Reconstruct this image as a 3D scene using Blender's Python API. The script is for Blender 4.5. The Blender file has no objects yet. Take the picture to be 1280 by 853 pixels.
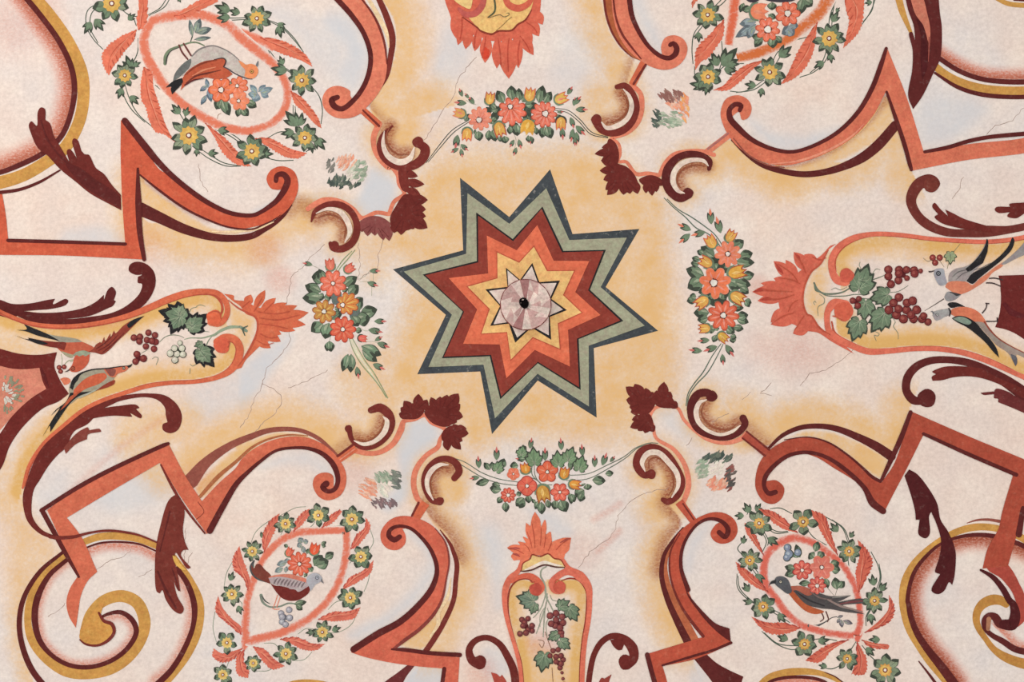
import bpy, math, random
import numpy as np
from mathutils import Vector
SC = bpy.context.scene
COL = SC.collection
rnd = random.Random(7)
# ---------------------------------------------------------------- the place
# a frescoed ceiling 5.4 m above the eye; 213 reference units of the painting = 1 m
CEIL = 7.0; EYE = 1.6; U = 213.333; PX = 640.0; PY = 426.5
LAY = 0.0003; STEP = 0.00003
WORLD = 0.82; SUN = 330.0
def W(x, y): return ((x - PX) / U, (y - PY) / U)

# ---------------------------------------------------------------- pigments
def s2l(c):
    r = []
    for v in c:
        v /= 255.0
        r.append(v / 12.92 if v <= 0.04045 else ((v + 0.055) / 1.055) ** 2.4)
    return r
class NT:
    def __init__(s, nt): s.nt = nt
    def n(s, t, ins=None, **kw):
        nd = s.nt.nodes.new(t)
        for k, v in kw.items(): setattr(nd, k, v)
        for k, v in (ins or {}).items():
            if hasattr(v, 'is_output'): s.nt.links.new(v, nd.inputs[k])
            else: nd.inputs[k].default_value = v
        return nd
    def m(s, op, a, b=0.0, c=None, clamp=False):
        d = {0: a, 1: b}
        if c is not None: d[2] = c
        return s.n('ShaderNodeMath', d, operation=op, use_clamp=clamp).outputs[0]
    def mix(s, f, a, b):
        nd = s.nt.nodes.new('ShaderNodeMix'); nd.data_type = 'RGBA'; nd.clamp_factor = True
        for i, v in ((0, f), (6, a), (7, b)):
            if hasattr(v, 'is_output'): s.nt.links.new(v, nd.inputs[i])
            else: nd.inputs[i].default_value = v
        return nd.outputs[2]
    def noise(s, vec, scale, detail=3.0, rough=0.6):
        return s.n('ShaderNodeTexNoise', {'Vector': vec, 'Scale': scale, 'Detail': detail, 'Roughness': rough}).outputs[0]
def rgba(c): return tuple(s2l(c)) + (1.0,)
PLASTER = (230, 214, 207)
def make_groups():
    g = bpy.data.node_groups.new('plaster_tone', 'ShaderNodeTree')
    g.interface.new_socket('Color', in_out='OUTPUT', socket_type='NodeSocketColor')
    t = NT(g); geo = t.n('ShaderNodeNewGeometry').outputs['Position']
    n1 = t.noise(geo, 1.1, 3.0); n2 = t.noise(geo, 5.0, 4.0, 0.65); n3 = t.noise(geo, 45.0, 3.0, 0.7); n4 = t.noise(geo, 2.3, 2.0)
    c = t.mix(t.m('MULTIPLY_ADD', n1, 2.6, -0.85, True), rgba((241, 216, 200)), rgba((230, 221, 217)))
    c = t.mix(t.m('MULTIPLY_ADD', n2, 2.2, -0.95, True), c, rgba((247, 232, 218)))
    c = t.mix(t.m('MULTIPLY_ADD', n4, 1.6, -0.75, True), c, rgba((236, 211, 198)))
    v = t.m('MULTIPLY_ADD', n3, 0.5, 0.75)
    v = t.m('MULTIPLY', v, t.m('MULTIPLY_ADD', n2, 0.12, 0.94))
    mul = t.n('ShaderNodeVectorMath', {0: c, 1: v}, operation='MULTIPLY')
    t.nt.links.new(v, mul.inputs[1])
    o = t.n('NodeGroupOutput'); t.nt.links.new(mul.outputs[0], o.inputs[0])
    return g
PG = make_groups()
def finish(t, color, bump=0.25):
    out = t.n('ShaderNodeOutputMaterial')
    b = t.n('ShaderNodeBsdfPrincipled', {'Base Color': color, 'Roughness': 0.92, 'Specular IOR Level': 0.08})
    geo = t.n('ShaderNodeNewGeometry').outputs['Position']
    h = t.noise(geo, 60.0, 4.0, 0.7)
    bp = t.n('ShaderNodeBump', {'Strength': bump, 'Distance': 0.003, 'Height': h})
    t.nt.links.new(bp.outputs[0], b.inputs['Normal'])
    t.nt.links.new(b.outputs[0], out.inputs[0])
def newmat(name):
    m = bpy.data.materials.new(name); m.use_nodes = True; m.node_tree.nodes.clear()
    return m, NT(m.node_tree)
MATS = {}
def pig(c, wear=0.1, mot=0.42):
    key = (c, wear, mot)
    if key in MATS: return MATS[key]
    m, t = newmat('pigment_%d_%d_%d' % c)
    geo = t.n('ShaderNodeNewGeometry').outputs['Position']
    n1 = t.noise(geo, 9.0, 4.0, 0.6); n2 = t.noise(geo, 55.0, 3.0, 0.7); n3 = t.noise(geo, 26.0, 5.0, 0.75)
    v = t.m('ADD', t.m('MULTIPLY', t.m('SUBTRACT', n1, 0.5), mot * 1.5), t.m('MULTIPLY', t.m('SUBTRACT', n2, 0.5), mot * 1.7))
    v = t.m('ADD', v, 1.0)
    alt = tuple(min(255, max(0, q)) for q in (int(c[0] * 1.02 + 1), int(c[1] * 1.07 + 1), int(c[2] * 1.05))); al2 = tuple(max(0, q) for q in (int(c[0] * .98), int(c[1] * .94), int(c[2] * .95)))
    hue = t.mix(t.m('MULTIPLY_ADD', n3, 3.0, -1.0, True), rgba(al2), rgba(alt))
    mul = t.n('ShaderNodeVectorMath', {0: hue}, operation='MULTIPLY'); t.nt.links.new(v, mul.inputs[1])
    pl = t.n('ShaderNodeGroup'); pl.node_tree = PG
    w = t.m('MULTIPLY', t.m('MULTIPLY_ADD', n3, 5.0, -2.9, True), wear)
    finish(t, t.mix(w, mul.outputs[0], pl.outputs[0]), 0.15)
    MATS[key] = m; return m
def wash(c):
    key = ('wash', c)
    if key in MATS: return MATS[key]
    m, t = newmat('drybrush_%d_%d_%d' % c)
    geo = t.n('ShaderNodeNewGeometry').outputs['Position']
    n1 = t.noise(geo, 10.0, 4.0, 0.6); n2 = t.noise(geo, 50.0, 4.0, 0.75)
    at = t.n('ShaderNodeAttribute', attribute_name='cover').outputs['Fac']
    pl = t.n('ShaderNodeGroup'); pl.node_tree = PG
    f = t.m('ADD', t.m('MULTIPLY', at, 1.25), t.m('MULTIPLY', t.m('SUBTRACT', n2, 0.5), 1.9))
    f = t.m('ADD', f, t.m('MULTIPLY_ADD', n1, 1.2, -0.66), None, True)
    f = t.m('MULTIPLY', f, t.m('MULTIPLY', at, 3.0, None, True), None, True)
    finish(t, t.mix(f, pl.outputs[0], rgba(c)), 0.15)
    MATS[key] = m; return m

# pigment names used below
K = dict(
 orange=(214,108,78), coral=(226,130,104), rust=(190,88,68), salmon=(232,146,120), maroon=(112,46,42), dark=(98,42,40), edge=(122,52,46),
 deep=(84,34,36), brown=(150,84,72), ochre=(226,170,90), gold=(226,182,104), ltgold=(240,206,138), gilt=(203,140,84), cream=(234,210,194),
 green=(136,148,122), gdark=(70,76,66), gmid=(116,132,108), glite=(160,168,142), stem=(84,96,84), grey=(176,166,164), greyd=(120,118,122),
 black=(44,42,44), white=(238,226,216), pink=(236,150,132), red=(206,92,80), yellow=(222,174,94), slate=(132,142,152), lav=(168,164,178),
 starblack=(72,76,80), stargreen=(166,162,138), starmaroon=(146,64,54), starorange=(226,114,84), staryellow=(236,186,122), starwhite=(228,206,196),
 grape=(128,56,54), graped=(92,38,40), grapel=(156,84,76), mauve=(176,110,104))
def M(c, wear=0.1, mot=0.42):
    if isinstance(c, bpy.types.Material): return c
    if isinstance(c, str): c = K[c]
    return pig(c, wear, mot)

# ---------------------------------------------------------------- curves
class Pts(list):
    def __init__(s, *a): super().__init__(*a); s.drop = []
def P(s, k=None):
    """'@ox,oy[,scale]' starts a new sheet of the tracing, then 'x,y' points; '!' marks a sharp corner"""
    out = Pts(); sw = 0; cnt = 0
    for tok in s.split():
        if tok[0] == '@':
            a = [float(v) for v in tok[1:].split(',')]
            P.t = (a[0], a[1], a[2] if len(a) > 2 else 4.0); sw = 2 if len(out) > 1 else 0; continue
        c = tok.endswith('!')
        x, y = tok.rstrip('!').split(',')
        ox, oy, kk = P.t
        nx, ny = ox + float(x) / kk, oy + float(y) / kk
        if sw and len(out) > 1 and not c and not out[-1][2]:
            # sheets overlap: skip points that step back along the line
            dx, dy = out[-1][0] - out[-2][0], out[-1][1] - out[-2][1]; ex, ey = nx - out[-1][0], ny - out[-1][1]
            le, ld = math.hypot(ex, ey), math.hypot(dx, dy)
            if le < 62 and ld > 0 and (le < 1.5 or (dx * ex + dy * ey) / (le * ld + 1e-9) < -0.55):
                out.drop.append(cnt); cnt += 1; sw -= 1; continue
            sw = 0
        out.append((nx, ny, c)); cnt += 1
    if out.drop and DEBUG: print('DROP', s[:60], out.drop)
    return out
DEBUG = False
P.t = (0, 0, 1)
def T(ox, oy, k=4.0): P.t = (ox, oy, k)
def tp(x, y): ox, oy, k = P.t; return ox + x / k, oy + y / k
E8 = 7.975
def _cr(p0, p1, p2, p3, n):
    def d(a, b): return max(math.hypot(a[0] - b[0], a[1] - b[1]), 1e-4) ** 0.5
    t0 = 0.0; t1 = t0 + d(p0, p1); t2 = t1 + d(p1, p2); t3 = t2 + d(p2, p3)
    r = []
    for i in range(n):
        t = t1 + (t2 - t1) * i / n
        def L(a, b, ta, tb): return tuple(((tb - t) * a[j] + (t - ta) * b[j]) / (tb - ta) for j in (0, 1))
        a1 = L(p0, p1, t0, t1); a2 = L(p1, p2, t1, t2); a3 = L(p2, p3, t2, t3)
        b1 = tuple(((t2 - t) * a1[j] + (t - t0) * a2[j]) / (t2 - t0) for j in (0, 1))
        b2 = tuple(((t3 - t) * a2[j] + (t - t1) * a3[j]) / (t3 - t1) for j in (0, 1))
        r.append(tuple(((t2 - t) * b1[j] + (t - t1) * b2[j]) / (t2 - t1) for j in (0, 1)))
    return r
def spline(pts, closed=False, res=2.2):
    """-> list of (x, y, control parameter)"""
    n = len(pts); out = []
    segs = n if closed else n - 1
    for i in range(segs):
        a, b = pts[i], pts[(i + 1) % n]
        def nb(j, ref, oth):
            if not closed and (j < 0 or j >= n): return (2 * ref[0] - oth[0], 2 * ref[1] - oth[1])
            return pts[j % n]
        p0 = (2 * a[0] - b[0], 2 * a[1] - b[1]) if a[2] else nb(i - 1, a, b)
        p3 = (2 * b[0] - a[0], 2 * b[1] - a[1]) if b[2] else nb(i + 2, b, a)
        L = math.hypot(a[0] - b[0], a[1] - b[1])
        m = 1 if (a[2] and b[2]) else max(2, min(14, int(L / res) + 1))
        for j, q in enumerate(_cr(p0, a, b, p3, m)): out.append((q[0], q[1], i + j / m))
    if not closed: out.append((pts[-1][0], pts[-1][1], float(n - 1)))
    return out

# ---------------------------------------------------------------- objects
CUR = None
def thing(name, label, cat, x, y, group=None):
    global CUR
    o = bpy.data.objects.new(name, None); COL.objects.link(o)
    wx, wy = W(x, y); o.location = (wx, wy, CEIL); o.empty_display_size = 0.05
    o['label'] = label; o['category'] = cat
    if group: o['group'] = group
    CUR = o; return o
class MB:
    """collects painted shapes, each a thin layer of pigment on the plaster; build() links them as ONE mesh"""
    def __init__(s, lay=2): s.v = []; s.f = []; s.mi = []; s.cov = []; s.mats = []; s.k = 0; s.lay = lay; s.j = rnd.random() * 0.000016
    def _m(s, c):
        m = M(c)
        if m not in s.mats: s.mats.append(m)
        return s.mats.index(m)
    def _z(s):
        z = CEIL - s.lay * LAY - s.k * STEP - s.j; s.k += 1; return z
    def _loop(s, idx, z, mi, closed=True):
        top = min(z + 0.00025, CEIL)
        b = len(s.v)
        for i in idx:
            x, y, _ = s.v[i]; s.v.append((x, y, top)); s.cov.append(s.cov[i])
        n = len(idx)
        for i in range(n if closed else n - 1):
            j = (i + 1) % n
            s.f.append((idx[i], idx[j], b + j, b + i)); s.mi.append(mi)
    def poly(s, xy, c):
        """flat polygon from reference coordinates"""
        q = []
        for p in xy:
            if not q or math.hypot(p[0] - q[-1][0], p[1] - q[-1][1]) > 0.05: q.append(p)
        if math.hypot(q[0][0] - q[-1][0], q[0][1] - q[-1][1]) < 0.05: q.pop()
        z = s._z(); mi = s._m(c); b = len(s.v)
        for p in q:
            wx, wy = W(p[0], p[1]); s.v.append((wx, wy, z)); s.cov.append(1.0)
        idx = list(range(b, b + len(q)))
        s.f.append(tuple(idx)); s.mi.append(mi); s._loop(idx, z, mi); return s
    def fill(s, pts, c, res=2.2):
        if isinstance(pts, str): pts = P(pts)
        return s.poly([(a[0], a[1]) for a in spline(pts, True, res)], c)
    def rib(s, pts, w, c, closed=False, cap=True, cols=None, res=2.2):
        if isinstance(pts, str): pts = P(pts)
        if not isinstance(w, (list, tuple)): w = [w, w]
        sm = spline(pts, closed, res); n = len(sm); npt = len(pts)
        dr = getattr(pts, 'drop', None)
        if dr and len(w) == npt + len(dr): w = [v for i, v in enumerate(w) if i not in dr]
        z = s._z(); mi = s._m(c); b = len(s.v)
        cum = [0.0]
        for i in range(1, n): cum.append(cum[-1] + math.hypot(sm[i][0] - sm[i-1][0], sm[i][1] - sm[i-1][1]))
        tot = max(cum[-1], 1e-6)
        offs = cols or (-1.0, 1.0)
        nc = len(offs); rows = []
        for i in range(n):
            if len(w) == npt: u = sm[i][2]
            else: u = cum[i] / tot * (len(w) - 1)
            k0 = min(int(u), len(w) - 1); k1 = min(k0 + 1, len(w) - 1)
            ww = w[k0] + (w[k1] - w[k0]) * (u - k0)
            a = sm[i - 1] if (i > 0 or closed) else sm[i]; d = sm[(i + 1) % n] if (i < n - 1 or closed) else sm[i]
            tx, ty = d[0] - a[0], d[1] - a[1]; L = math.hypot(tx, ty) or 1.0
            nx, ny = -ty / L, tx / L
            rows.append((sm[i][0], sm[i][1], nx, ny, ww, tx / L, ty / L))
        for ri, (x, y, nx, ny, ww, _, _) in enumerate(rows):
            for o in offs:
                wx, wy = W(x + nx * o * ww / 2, y + ny * o * ww / 2)
                s.v.append((wx, wy, z - 0.000025 * ri / n)); s.cov.append(1.0 if cols is None else max(0.0, 1 - abs(o) ** 2.2))
        for i in range(n if closed else n - 1):
            j = (i + 1) % n
            for q in range(nc - 1):
                s.f.append((b + i * nc + q, b + i * nc + q + 1, b + j * nc + q + 1, b + j * nc + q)); s.mi.append(mi)
        s._loop([b + i * nc for i in range(n)], z, mi, closed); s._loop([b + i * nc + nc - 1 for i in range(n)], z, mi, closed)
        if not closed and cap and cols is None:
            for e, sg in ((0, -1), (n - 1, 1)):
                x, y, nx, ny, ww, tx, ty = rows[e]
                if ww < 1.2: continue
                q = [(x + ww / 2 * (nx * math.cos(a) + sg * tx * math.sin(a)), y + ww / 2 * (ny * math.cos(a) + sg * ty * math.sin(a))) for a in [math.pi * i / 7 for i in range(8)]]
                k = s.k; s.poly(q, c); s.k = k
        return s
    def disc(s, x, y, r, c, n=18, wob=0.0, ry=None):
        q = []; ph = rnd.random() * 6
        for i in range(n):
            a = 2 * math.pi * i / n
            rr = 1 + wob * math.sin(3 * a + ph) + wob * 0.6 * math.sin(5 * a + 2 * ph)
            q.append((x + r * rr * math.cos(a), y + (ry or r) * rr * math.sin(a)))
        return s.poly(q, c)
    def local(s, x, y, ang, L, wd, uv, c, res=2.0):
        """outline in leaf coordinates (u along, v across) placed at x, y"""
        ca, sa = math.cos(ang), math.sin(ang)
        pts = [(x + L * u[0] * ca - wd * u[1] * sa, y + L * u[0] * sa + wd * u[1] * ca, len(u) > 2) for u in uv]
        return s.fill(pts, c, res)
    def build(s, name, parent=None, label=None, stuff=False):
        par = parent or CUR
        root = par
        while root.parent: root = root.parent
        ox, oy, oz = root.location
        me = bpy.data.meshes.new(name)
        me.from_pydata([(a - ox, b - oy, c - oz) for a, b, c in s.v], [], s.f)
        for m in s.mats: me.materials.append(m)
        me.polygons.foreach_set('material_index', s.mi)
        at = me.attributes.new('cover', 'FLOAT', 'POINT'); at.data.foreach_set('value', s.cov)
        me.update()
        o = bpy.data.objects.new(name, me); COL.objects.link(o); o.parent = par
        if label: o['label'] = label
        if stuff: o['kind'] = 'stuff'
        return o
def F(name, pts, c, lay=2, parent=None, label=None): return MB(lay).fill(pts, c).build(name, parent, label)
def R(name, pts, w, c, lay=3, parent=None, label=None, **kw): return MB(lay).rib(pts, w, c, **kw).build(name, parent, label)
def shift(pts, dx, dy): return [(a + dx, b + dy, c) for a, b, c in pts]
def D2R(a): return a * math.pi / 180

# ---------------------------------------------------------------- plant vocabulary
LEAF = [(0, 0, 1), (.2, .32), (.5, .5), (.8, .3), (1, 0, 1), (.8, -.3), (.5, -.5), (.2, -.32)]
def leaf_shape(m, x0, y0, x1, y1, w, c='gmid', tip='gdark', hi=None, res=2.0):
    L = math.hypot(x1 - x0, y1 - y0); a = math.atan2(y1 - y0, x1 - x0); f = rnd.choice((1, -1))
    m.local(x0, y0, a, L * 1.04, w * 1.08, LEAF, tip, res)
    m.local(x0, y0, a, L * .97, w * .95, LEAF, c, res)
    m.local(x0, y0, a, L, w, [(.35, -.36 * f), (.55, -.46 * f), (.8, -.3 * f), (1, 0, 1), (.84, .22 * f), (.7, .08 * f), (.72, -.12 * f), (.55, -.2 * f)], tip, res)
    if hi: m.local(x0, y0, a, L * 0.6, w * 0.6, [(.1, .05 * f, 1), (.5, .45 * f), (1, .3 * f, 1), (.5, .1 * f)], hi, res)
    m.rib([(x0, y0, False), (x0 + (x1 - x0) * .8, y0 + (y1 - y0) * .8, False)], [0.45, 0.3], tip)
def gleaf(x0, y0, x1, y1, w, c='gmid', tip='gdark', lay=3, parent=None, name='leaf', hi='glite'):
    ox, oy, k = P.t
    m = MB(lay); leaf_shape(m, ox + x0 / k, oy + y0 / k, ox + x1 / k, oy + y1 / k, w / k, c, tip, hi)
    return m.build(name, parent)
def leaves(s, w=None, c='gmid', tip='gdark', lay=3, name='leaf', parent=None):
    """'x0,y0,x1,y1[,w]' items"""
    for i, it in enumerate(s.split()):
        v = [float(q) for q in it.split(',')]
        L = math.hypot(v[2] - v[0], v[3] - v[1])
        gleaf(v[0], v[1], v[2], v[3], v[4] if len(v) > 4 else (w or L * .55), c, tip, lay + (i % 4) * .62, parent, name)
def sprig(s, c='gmid', tip='gdark', lay=3, name='leaf'):
    """two or three blades together: 'x,y,angle,length'"""
    for it in s.split():
        x, y, a, L = [float(q) for q in it.split(',')]
        px, py = tp(x, y); L /= P.t[2]; a = D2R(a)
        m = MB(lay)
        for da, f in ((-.5, .8), (.5, .75), (0, 1.0)):
            m.local(px, py, a + da, L * f, L * .36 * f, LEAF, tip)
            m.local(px, py, a + da, L * f * .7, L * .3 * f, LEAF, c)
        m.build(name)
def stems(s, w=1.3, c='stem', lay=1, name='stem'):
    for it in s.split(';'):
        R(name, it, [w * .7, w, w * .8], c, lay)
def wflower(x, y, r, n=7, rot=0.0, lay=5, skip=(), cen='yellow', r0=.44, parent=None):
    """wreath flower: grey-green petals with dark tips round a yellow boss"""
    px, py = tp(x, y); r /= P.t[2]
    m = MB(lay)
    for i in range(n):
        if i in skip: continue
        a = D2R(rot) + 2 * math.pi * i / n + rnd.uniform(-.16, .16); L = r * rnd.uniform(.84, 1.04); w = r * 0.46 * rnd.uniform(.85, 1.15) * 7 / max(n, 6); f = rnd.choice((1, -1))
        m.local(px, py, a, L * 1.02, w * 1.08, [(.2, 0), (.45, .42), (.7, .5), (.86, .3), (1, 0, 1), (.86, -.3), (.7, -.5), (.45, -.42)], 'gdark')
        m.local(px, py, a, L * .95, w * .96, [(.2, 0), (.45, .42), (.7, .5), (.88, .26), (1, 0, 1), (.88, -.26), (.7, -.5), (.45, -.42)], rnd.choice([(128, 140, 114), (116, 132, 108), (144, 152, 126)]))
        m.local(px, py, a, L, w, [(.62, -.46 * f), (.86, -.3 * f), (1, 0, 1), (.88, .24 * f), (.8, .05 * f), (.72, -.1 * f)], 'gdark')
        m.rib([(px + r * .4 * math.cos(a), py + r * .4 * math.sin(a), 0), (px + L * .82 * math.cos(a), py + L * .82 * math.sin(a), 0)], [.3, .45], 'gdark')
    f = m.build('flower', parent)
    c = MB(lay + 5); q = []
    for i in range(20):
        a = 2 * math.pi * i / 20 + rot; rr = r * r0 * (1.08 if i % 2 else .86) * rnd.uniform(.94, 1.06); q.append((px + rr * math.cos(a), py + rr * math.sin(a)))
    c.poly(q, cen); c.disc(px, py, r * .26, 'gold', 14, .06); c.disc(px, py, max(r * .145, 1.1), 'edge', 12, .05); c.disc(px - .15, py - .1, max(r * .085, .65), 'white', 10)
    c.build('flower_center', f)
    return f
def daisy(x, y, r, n=9, rot=0.0, c='coral', e='rust', hi='pink', lay=6, deep=.62, cx=0, cy=0, sharp=.55, sq=1.0, cr=.16):
    """garland flower: one lobed corolla, dark rim, petal lines, white eye"""
    px, py = tp(x, y); k = P.t[2]; r /= k; ex, ey = px + cx / k, py + cy / k
    def ring(f, dp):
        q = []
        for i in range(n * 9):
            a = 2 * math.pi * i / (n * 9) + D2R(rot); l = abs(math.cos(n * (a - D2R(rot)) / 2)) ** sharp
            rr = r * f * (dp + (1 - dp) * l); q.append((px + rr * math.cos(a), py + rr * math.sin(a) * sq))
        return q
    m = MB(lay); m.poly(ring(1.05, deep - .04), e); m.poly(ring(.95, deep - .04), c)
    for i in range(n):
        a = D2R(rot) + 2 * math.pi * i / n
        b = a + math.pi / n
        tx, ty = px + r * .82 * math.cos(a), py + r * .82 * math.sin(a) * sq
        m.rib([(ex + (tx - ex) * .3, ey + (ty - ey) * .3, 0), (ex + (tx - ex) * .62, ey + (ty - ey) * .62, 0), (tx, ty, 0)], [.6, r * .13, .4], hi)
        vx, vy = px + r * deep * .98 * math.cos(b), py + r * deep * .98 * math.sin(b) * sq
        m.rib([(ex + (vx - ex) * .35, ey + (vy - ey) * .35, 0), (vx, vy, 0)], [.35, .6], e)
    f = m.build('flower')
    ce = MB(lay + 5); ce.disc(ex, ey, r * (cr + .05), 'edge', 12, .12); ce.disc(ex, ey, r * cr, 'white', 12, .1)
    for i in range(5):
        a = 1.256 * i + rot; ce.disc(ex + r * cr * 1.25 * math.cos(a), ey + r * cr * 1.25 * math.sin(a), max(r * .04, .3), 'gdark', 6)
    ce.build('flower_center', f)
    return f
TUL = [(0, 0), (.18, .36), (.55, .46), (1, .4, 1), (.8, .16), (1.04, 0, 1), (.8, -.16), (.98, -.42, 1), (.55, -.46), (.18, -.36)]
def tulip(x, y, L, ang, c='ochre', e='rust', lay=5, w=.8, sep='gmid', name='bud'):
    px, py = tp(x, y); L /= P.t[2]; a = D2R(ang); W_ = L * w
    px -= math.cos(a) * L / 2; py -= math.sin(a) * L / 2
    m = MB(lay)
    if sep: m.local(px - math.cos(a) * L * .12, py - math.sin(a) * L * .12, a, L * .62, W_ * 1.15, [(0, 0), (.3, .42), (1, .5, 1), (.6, .1), (.6, -.1), (.95, -.5, 1), (.3, -.42)], sep)
    m.local(px, py, a, L * 1.03, W_ * 1.06, TUL, e); m.local(px, py, a, L * .9, W_ * .88, TUL, c)
    m.local(px, py, a, L * .7, W_ * .3, [(.2, 0, 1), (.6, .5), (1, .2, 1), (.6, -.3)], (240, 198, 120) if (K[c] if isinstance(c, str) else c)[2] < 95 and (K[c] if isinstance(c, str) else c)[1] > 125 else 'salmon')
    m.rib([(px + math.cos(a + .12) * L * .3, py + math.sin(a + .12) * L * .3, 0), (px + math.cos(a + .15) * L * .85, py + math.sin(a + .15) * L * .85, 0)], [.3, .7], e)
    return m.build(name)
def budlet(s, tip=(212, 112, 104), lay=4, name='bud'):
    for it in s.split():
        x, y, a, L = [float(q) for q in it.split(',')]
        px, py = tp(x, y); L /= P.t[2]; a = D2R(a); px -= math.cos(a) * L / 2; py -= math.sin(a) * L / 2
        m = MB(lay)
        if tip == 'red': tip = (206, 112, 106)
        if tip: m.local(px, py, a, L * 1.16, L * .26, LEAF, tip)
        for da in (.22, -.22): m.local(px, py, a + da, L * .9, L * .3, LEAF, 'gdark')
        for da in (.2, -.2): m.local(px, py, a + da, L * .72, L * .26, LEAF, 'gmid')
        m.build(name)
def feather(s, c='orange', e='rust', lay=4, sh=None, name='acanthus_leaf', dens=1.0, parent=None):
    """wreath leaf with a saw-toothed edge: outline, base first, sharp tip; teeth and a mid vein are added"""
    pts = P(s); sm = spline(pts, True, 1.2); n = len(sm)
    base = (sm[0][0], sm[0][1])
    it = max(range(n), key=lambda i: math.hypot(sm[i][0] - base[0], sm[i][1] - base[1])); tip = (sm[it][0], sm[it][1])
    cxm = sum(q[0] for q in sm) / n; cym = sum(q[1] for q in sm) / n
    L = math.hypot(tip[0] - base[0], tip[1] - base[1]); step = 4.2 / dens
    def tooth(side, flip):
        out = []; acc = 0.0
        for i, q in enumerate(side):
            if i: acc += math.hypot(q[0] - side[i-1][0], q[1] - side[i-1][1])
            ph = (acc / step) % 1.0
            if flip: ph = 1 - ph
            dx, dy = q[0] - cxm, q[1] - cym; l = math.hypot(dx, dy) or 1
            env = min(1.0, i / 4.0, (len(side) - 1 - i) / 4.0)
            o = (ph - .45) * 2.6 * max(env, 0)
            out.append((q[0] + dx / l * o, q[1] + dy / l * o))
        return out
    A = tooth(sm[:it + 1], False); B = tooth(sm[it:] + [sm[0]], True)
    m = MB(lay); m.poly(A + B[1:-1], c)
    # half shade: the darker painted half of the leaf
    mid = []
    for f in [i / 8 for i in range(9)]:
        a = A[min(int(f * (len(A) - 1)), len(A) - 1)]; b = B[min(int((1 - f) * (len(B) - 1)), len(B) - 1)]
        mid.append(((a[0] + b[0]) / 2, (a[1] + b[1]) / 2))
    side = A if sh == 'A' else B[::-1]
    inner = [((q[0] * .62 + mid[min(int(i / max(len(side) - 1, 1) * 8), 8)][0] * .38), (q[1] * .62 + mid[min(int(i / max(len(side) - 1, 1) * 8), 8)][1] * .38)) for i, q in enumerate(side)]
    m.rib([(q[0], q[1], False) for q in mid[:8]], [1.1, .9, .5], e)
    for j in range(2, len(side) - 4, max(int(step * 1.6), 3)):
        k8 = min(int(max(j - 4, 0) / max(len(side) - 1, 1) * 8), 8)
        m.rib([(mid[k8][0] * .6 + side[j][0] * .4, mid[k8][1] * .6 + side[j][1] * .4, 0), (side[j][0], side[j][1], 0)], [.5, 1.9, .9], e)
    m.rib([(mid[1][0], mid[1][1], 0), (mid[3][0] * .8 + A[len(A) * 3 // 8][0] * .2, mid[3][1] * .8 + A[len(A) * 3 // 8][1] * .2, 0), (mid[6][0], mid[6][1], 0)], [.3, 1.3, .3], 'salmon')
    return m.build(name, parent)
def vine_leaf(x, y, L, ang, lay=6, w=1.0, c='gmid', parent=None, tip='gdark', sh=.84):
    """five pointed lobes with toothed dark tips and pale veins"""
    px, py = tp(x, y); L /= P.t[2]; a = D2R(ang); px -= math.cos(a) * L * .42; py -= math.sin(a) * L * .42
    m = MB(lay); lob = ((2.0, .42, .34), (-2.0, .42, .34), (1.05, .68, .42), (-1.05, .68, .42), (.5, .8, .34), (-.5, .8, .34), (0, 1.0, .44))
    for da, f, ww in lob: m.local(px, py, a + da * w, L * f, L * ww, LEAF, tip)
    for da, f, ww in lob:
        for sgn in (1, -1): m.local(px + math.cos(a + da * w) * L * f * .35, py + math.sin(a + da * w) * L * f * .35, a + da * w + sgn * .55, L * f * .42, L * .16, LEAF, tip)
    for da, f, ww in lob: m.local(px, py, a + da * w, L * f * sh, L * ww * .95, LEAF, c)
    for da, f, ww in lob: m.rib([(px, py, 0), (px + math.cos(a + da * w) * L * f * .75, py + math.sin(a + da * w) * L * f * .75, 0)], [.7, .3], 'glite' if da else 'stem')
    return m.build('leaf', parent)
ROUND = [(0, 0), (.25, .34), (.55, .46), (.82, .28), (1.02, 0, 1), (.82, -.28), (.55, -.46), (.25, -.34)]
def lobes(s, c, m):
    """rounded fronds of a tuft: 'x0,y0,x1,y1,w' items in the current sheet"""
    for it in s.split():
        v = [float(q) for q in it.split(',')]; k = P.t[2]; x, y = tp(v[0], v[1])
        m.local(x, y, math.atan2(v[3] - v[1], v[2] - v[0]), math.hypot(v[2] - v[0], v[3] - v[1]) / k, v[4] / k, ROUND, c)
    return m
def grapes(s, r, lay=7, c='grape', e='graped', hi='grapel', name='grape_cluster', stem=None, label=None):
    """'x,y[,r]' items; the cluster is a stalk that carries its grapes"""
    base = MB(lay)
    it0 = [float(q) for q in s.split()[0].split(',')]
    px, py = tp(it0[0], it0[1]); n = len(s.split())
    if stem: base.rib(stem, [.8, 1.2], 'stem')
    else: pass
    pts = [tp(*[float(q) for q in i.split(',')][:2]) for i in s.split()]
    cx = sum(p[0] for p in pts) / n; cy = sum(p[1] for p in pts) / n
    base.disc(cx, cy, r / P.t[2] * .9, e, 12, .1)
    o = base.build(name, None, label)
    for i, it in enumerate(s.split()):
        v = [float(q) for q in it.split(',')]; px, py = tp(v[0], v[1]); rr = (v[2] if len(v) > 2 else r) / P.t[2] * rnd.uniform(.94, 1.05)
        m = MB(lay + 1 + (i % 7)); m.disc(px, py, rr, e, 16, .02); m.disc(px - rr * .06, py - rr * .06, rr * .84, c, 14, .03); m.disc(px - rr * .2, py - rr * .2, rr * .4, hi, 10, .05)
        m.build('grape', o)
    return o
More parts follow.
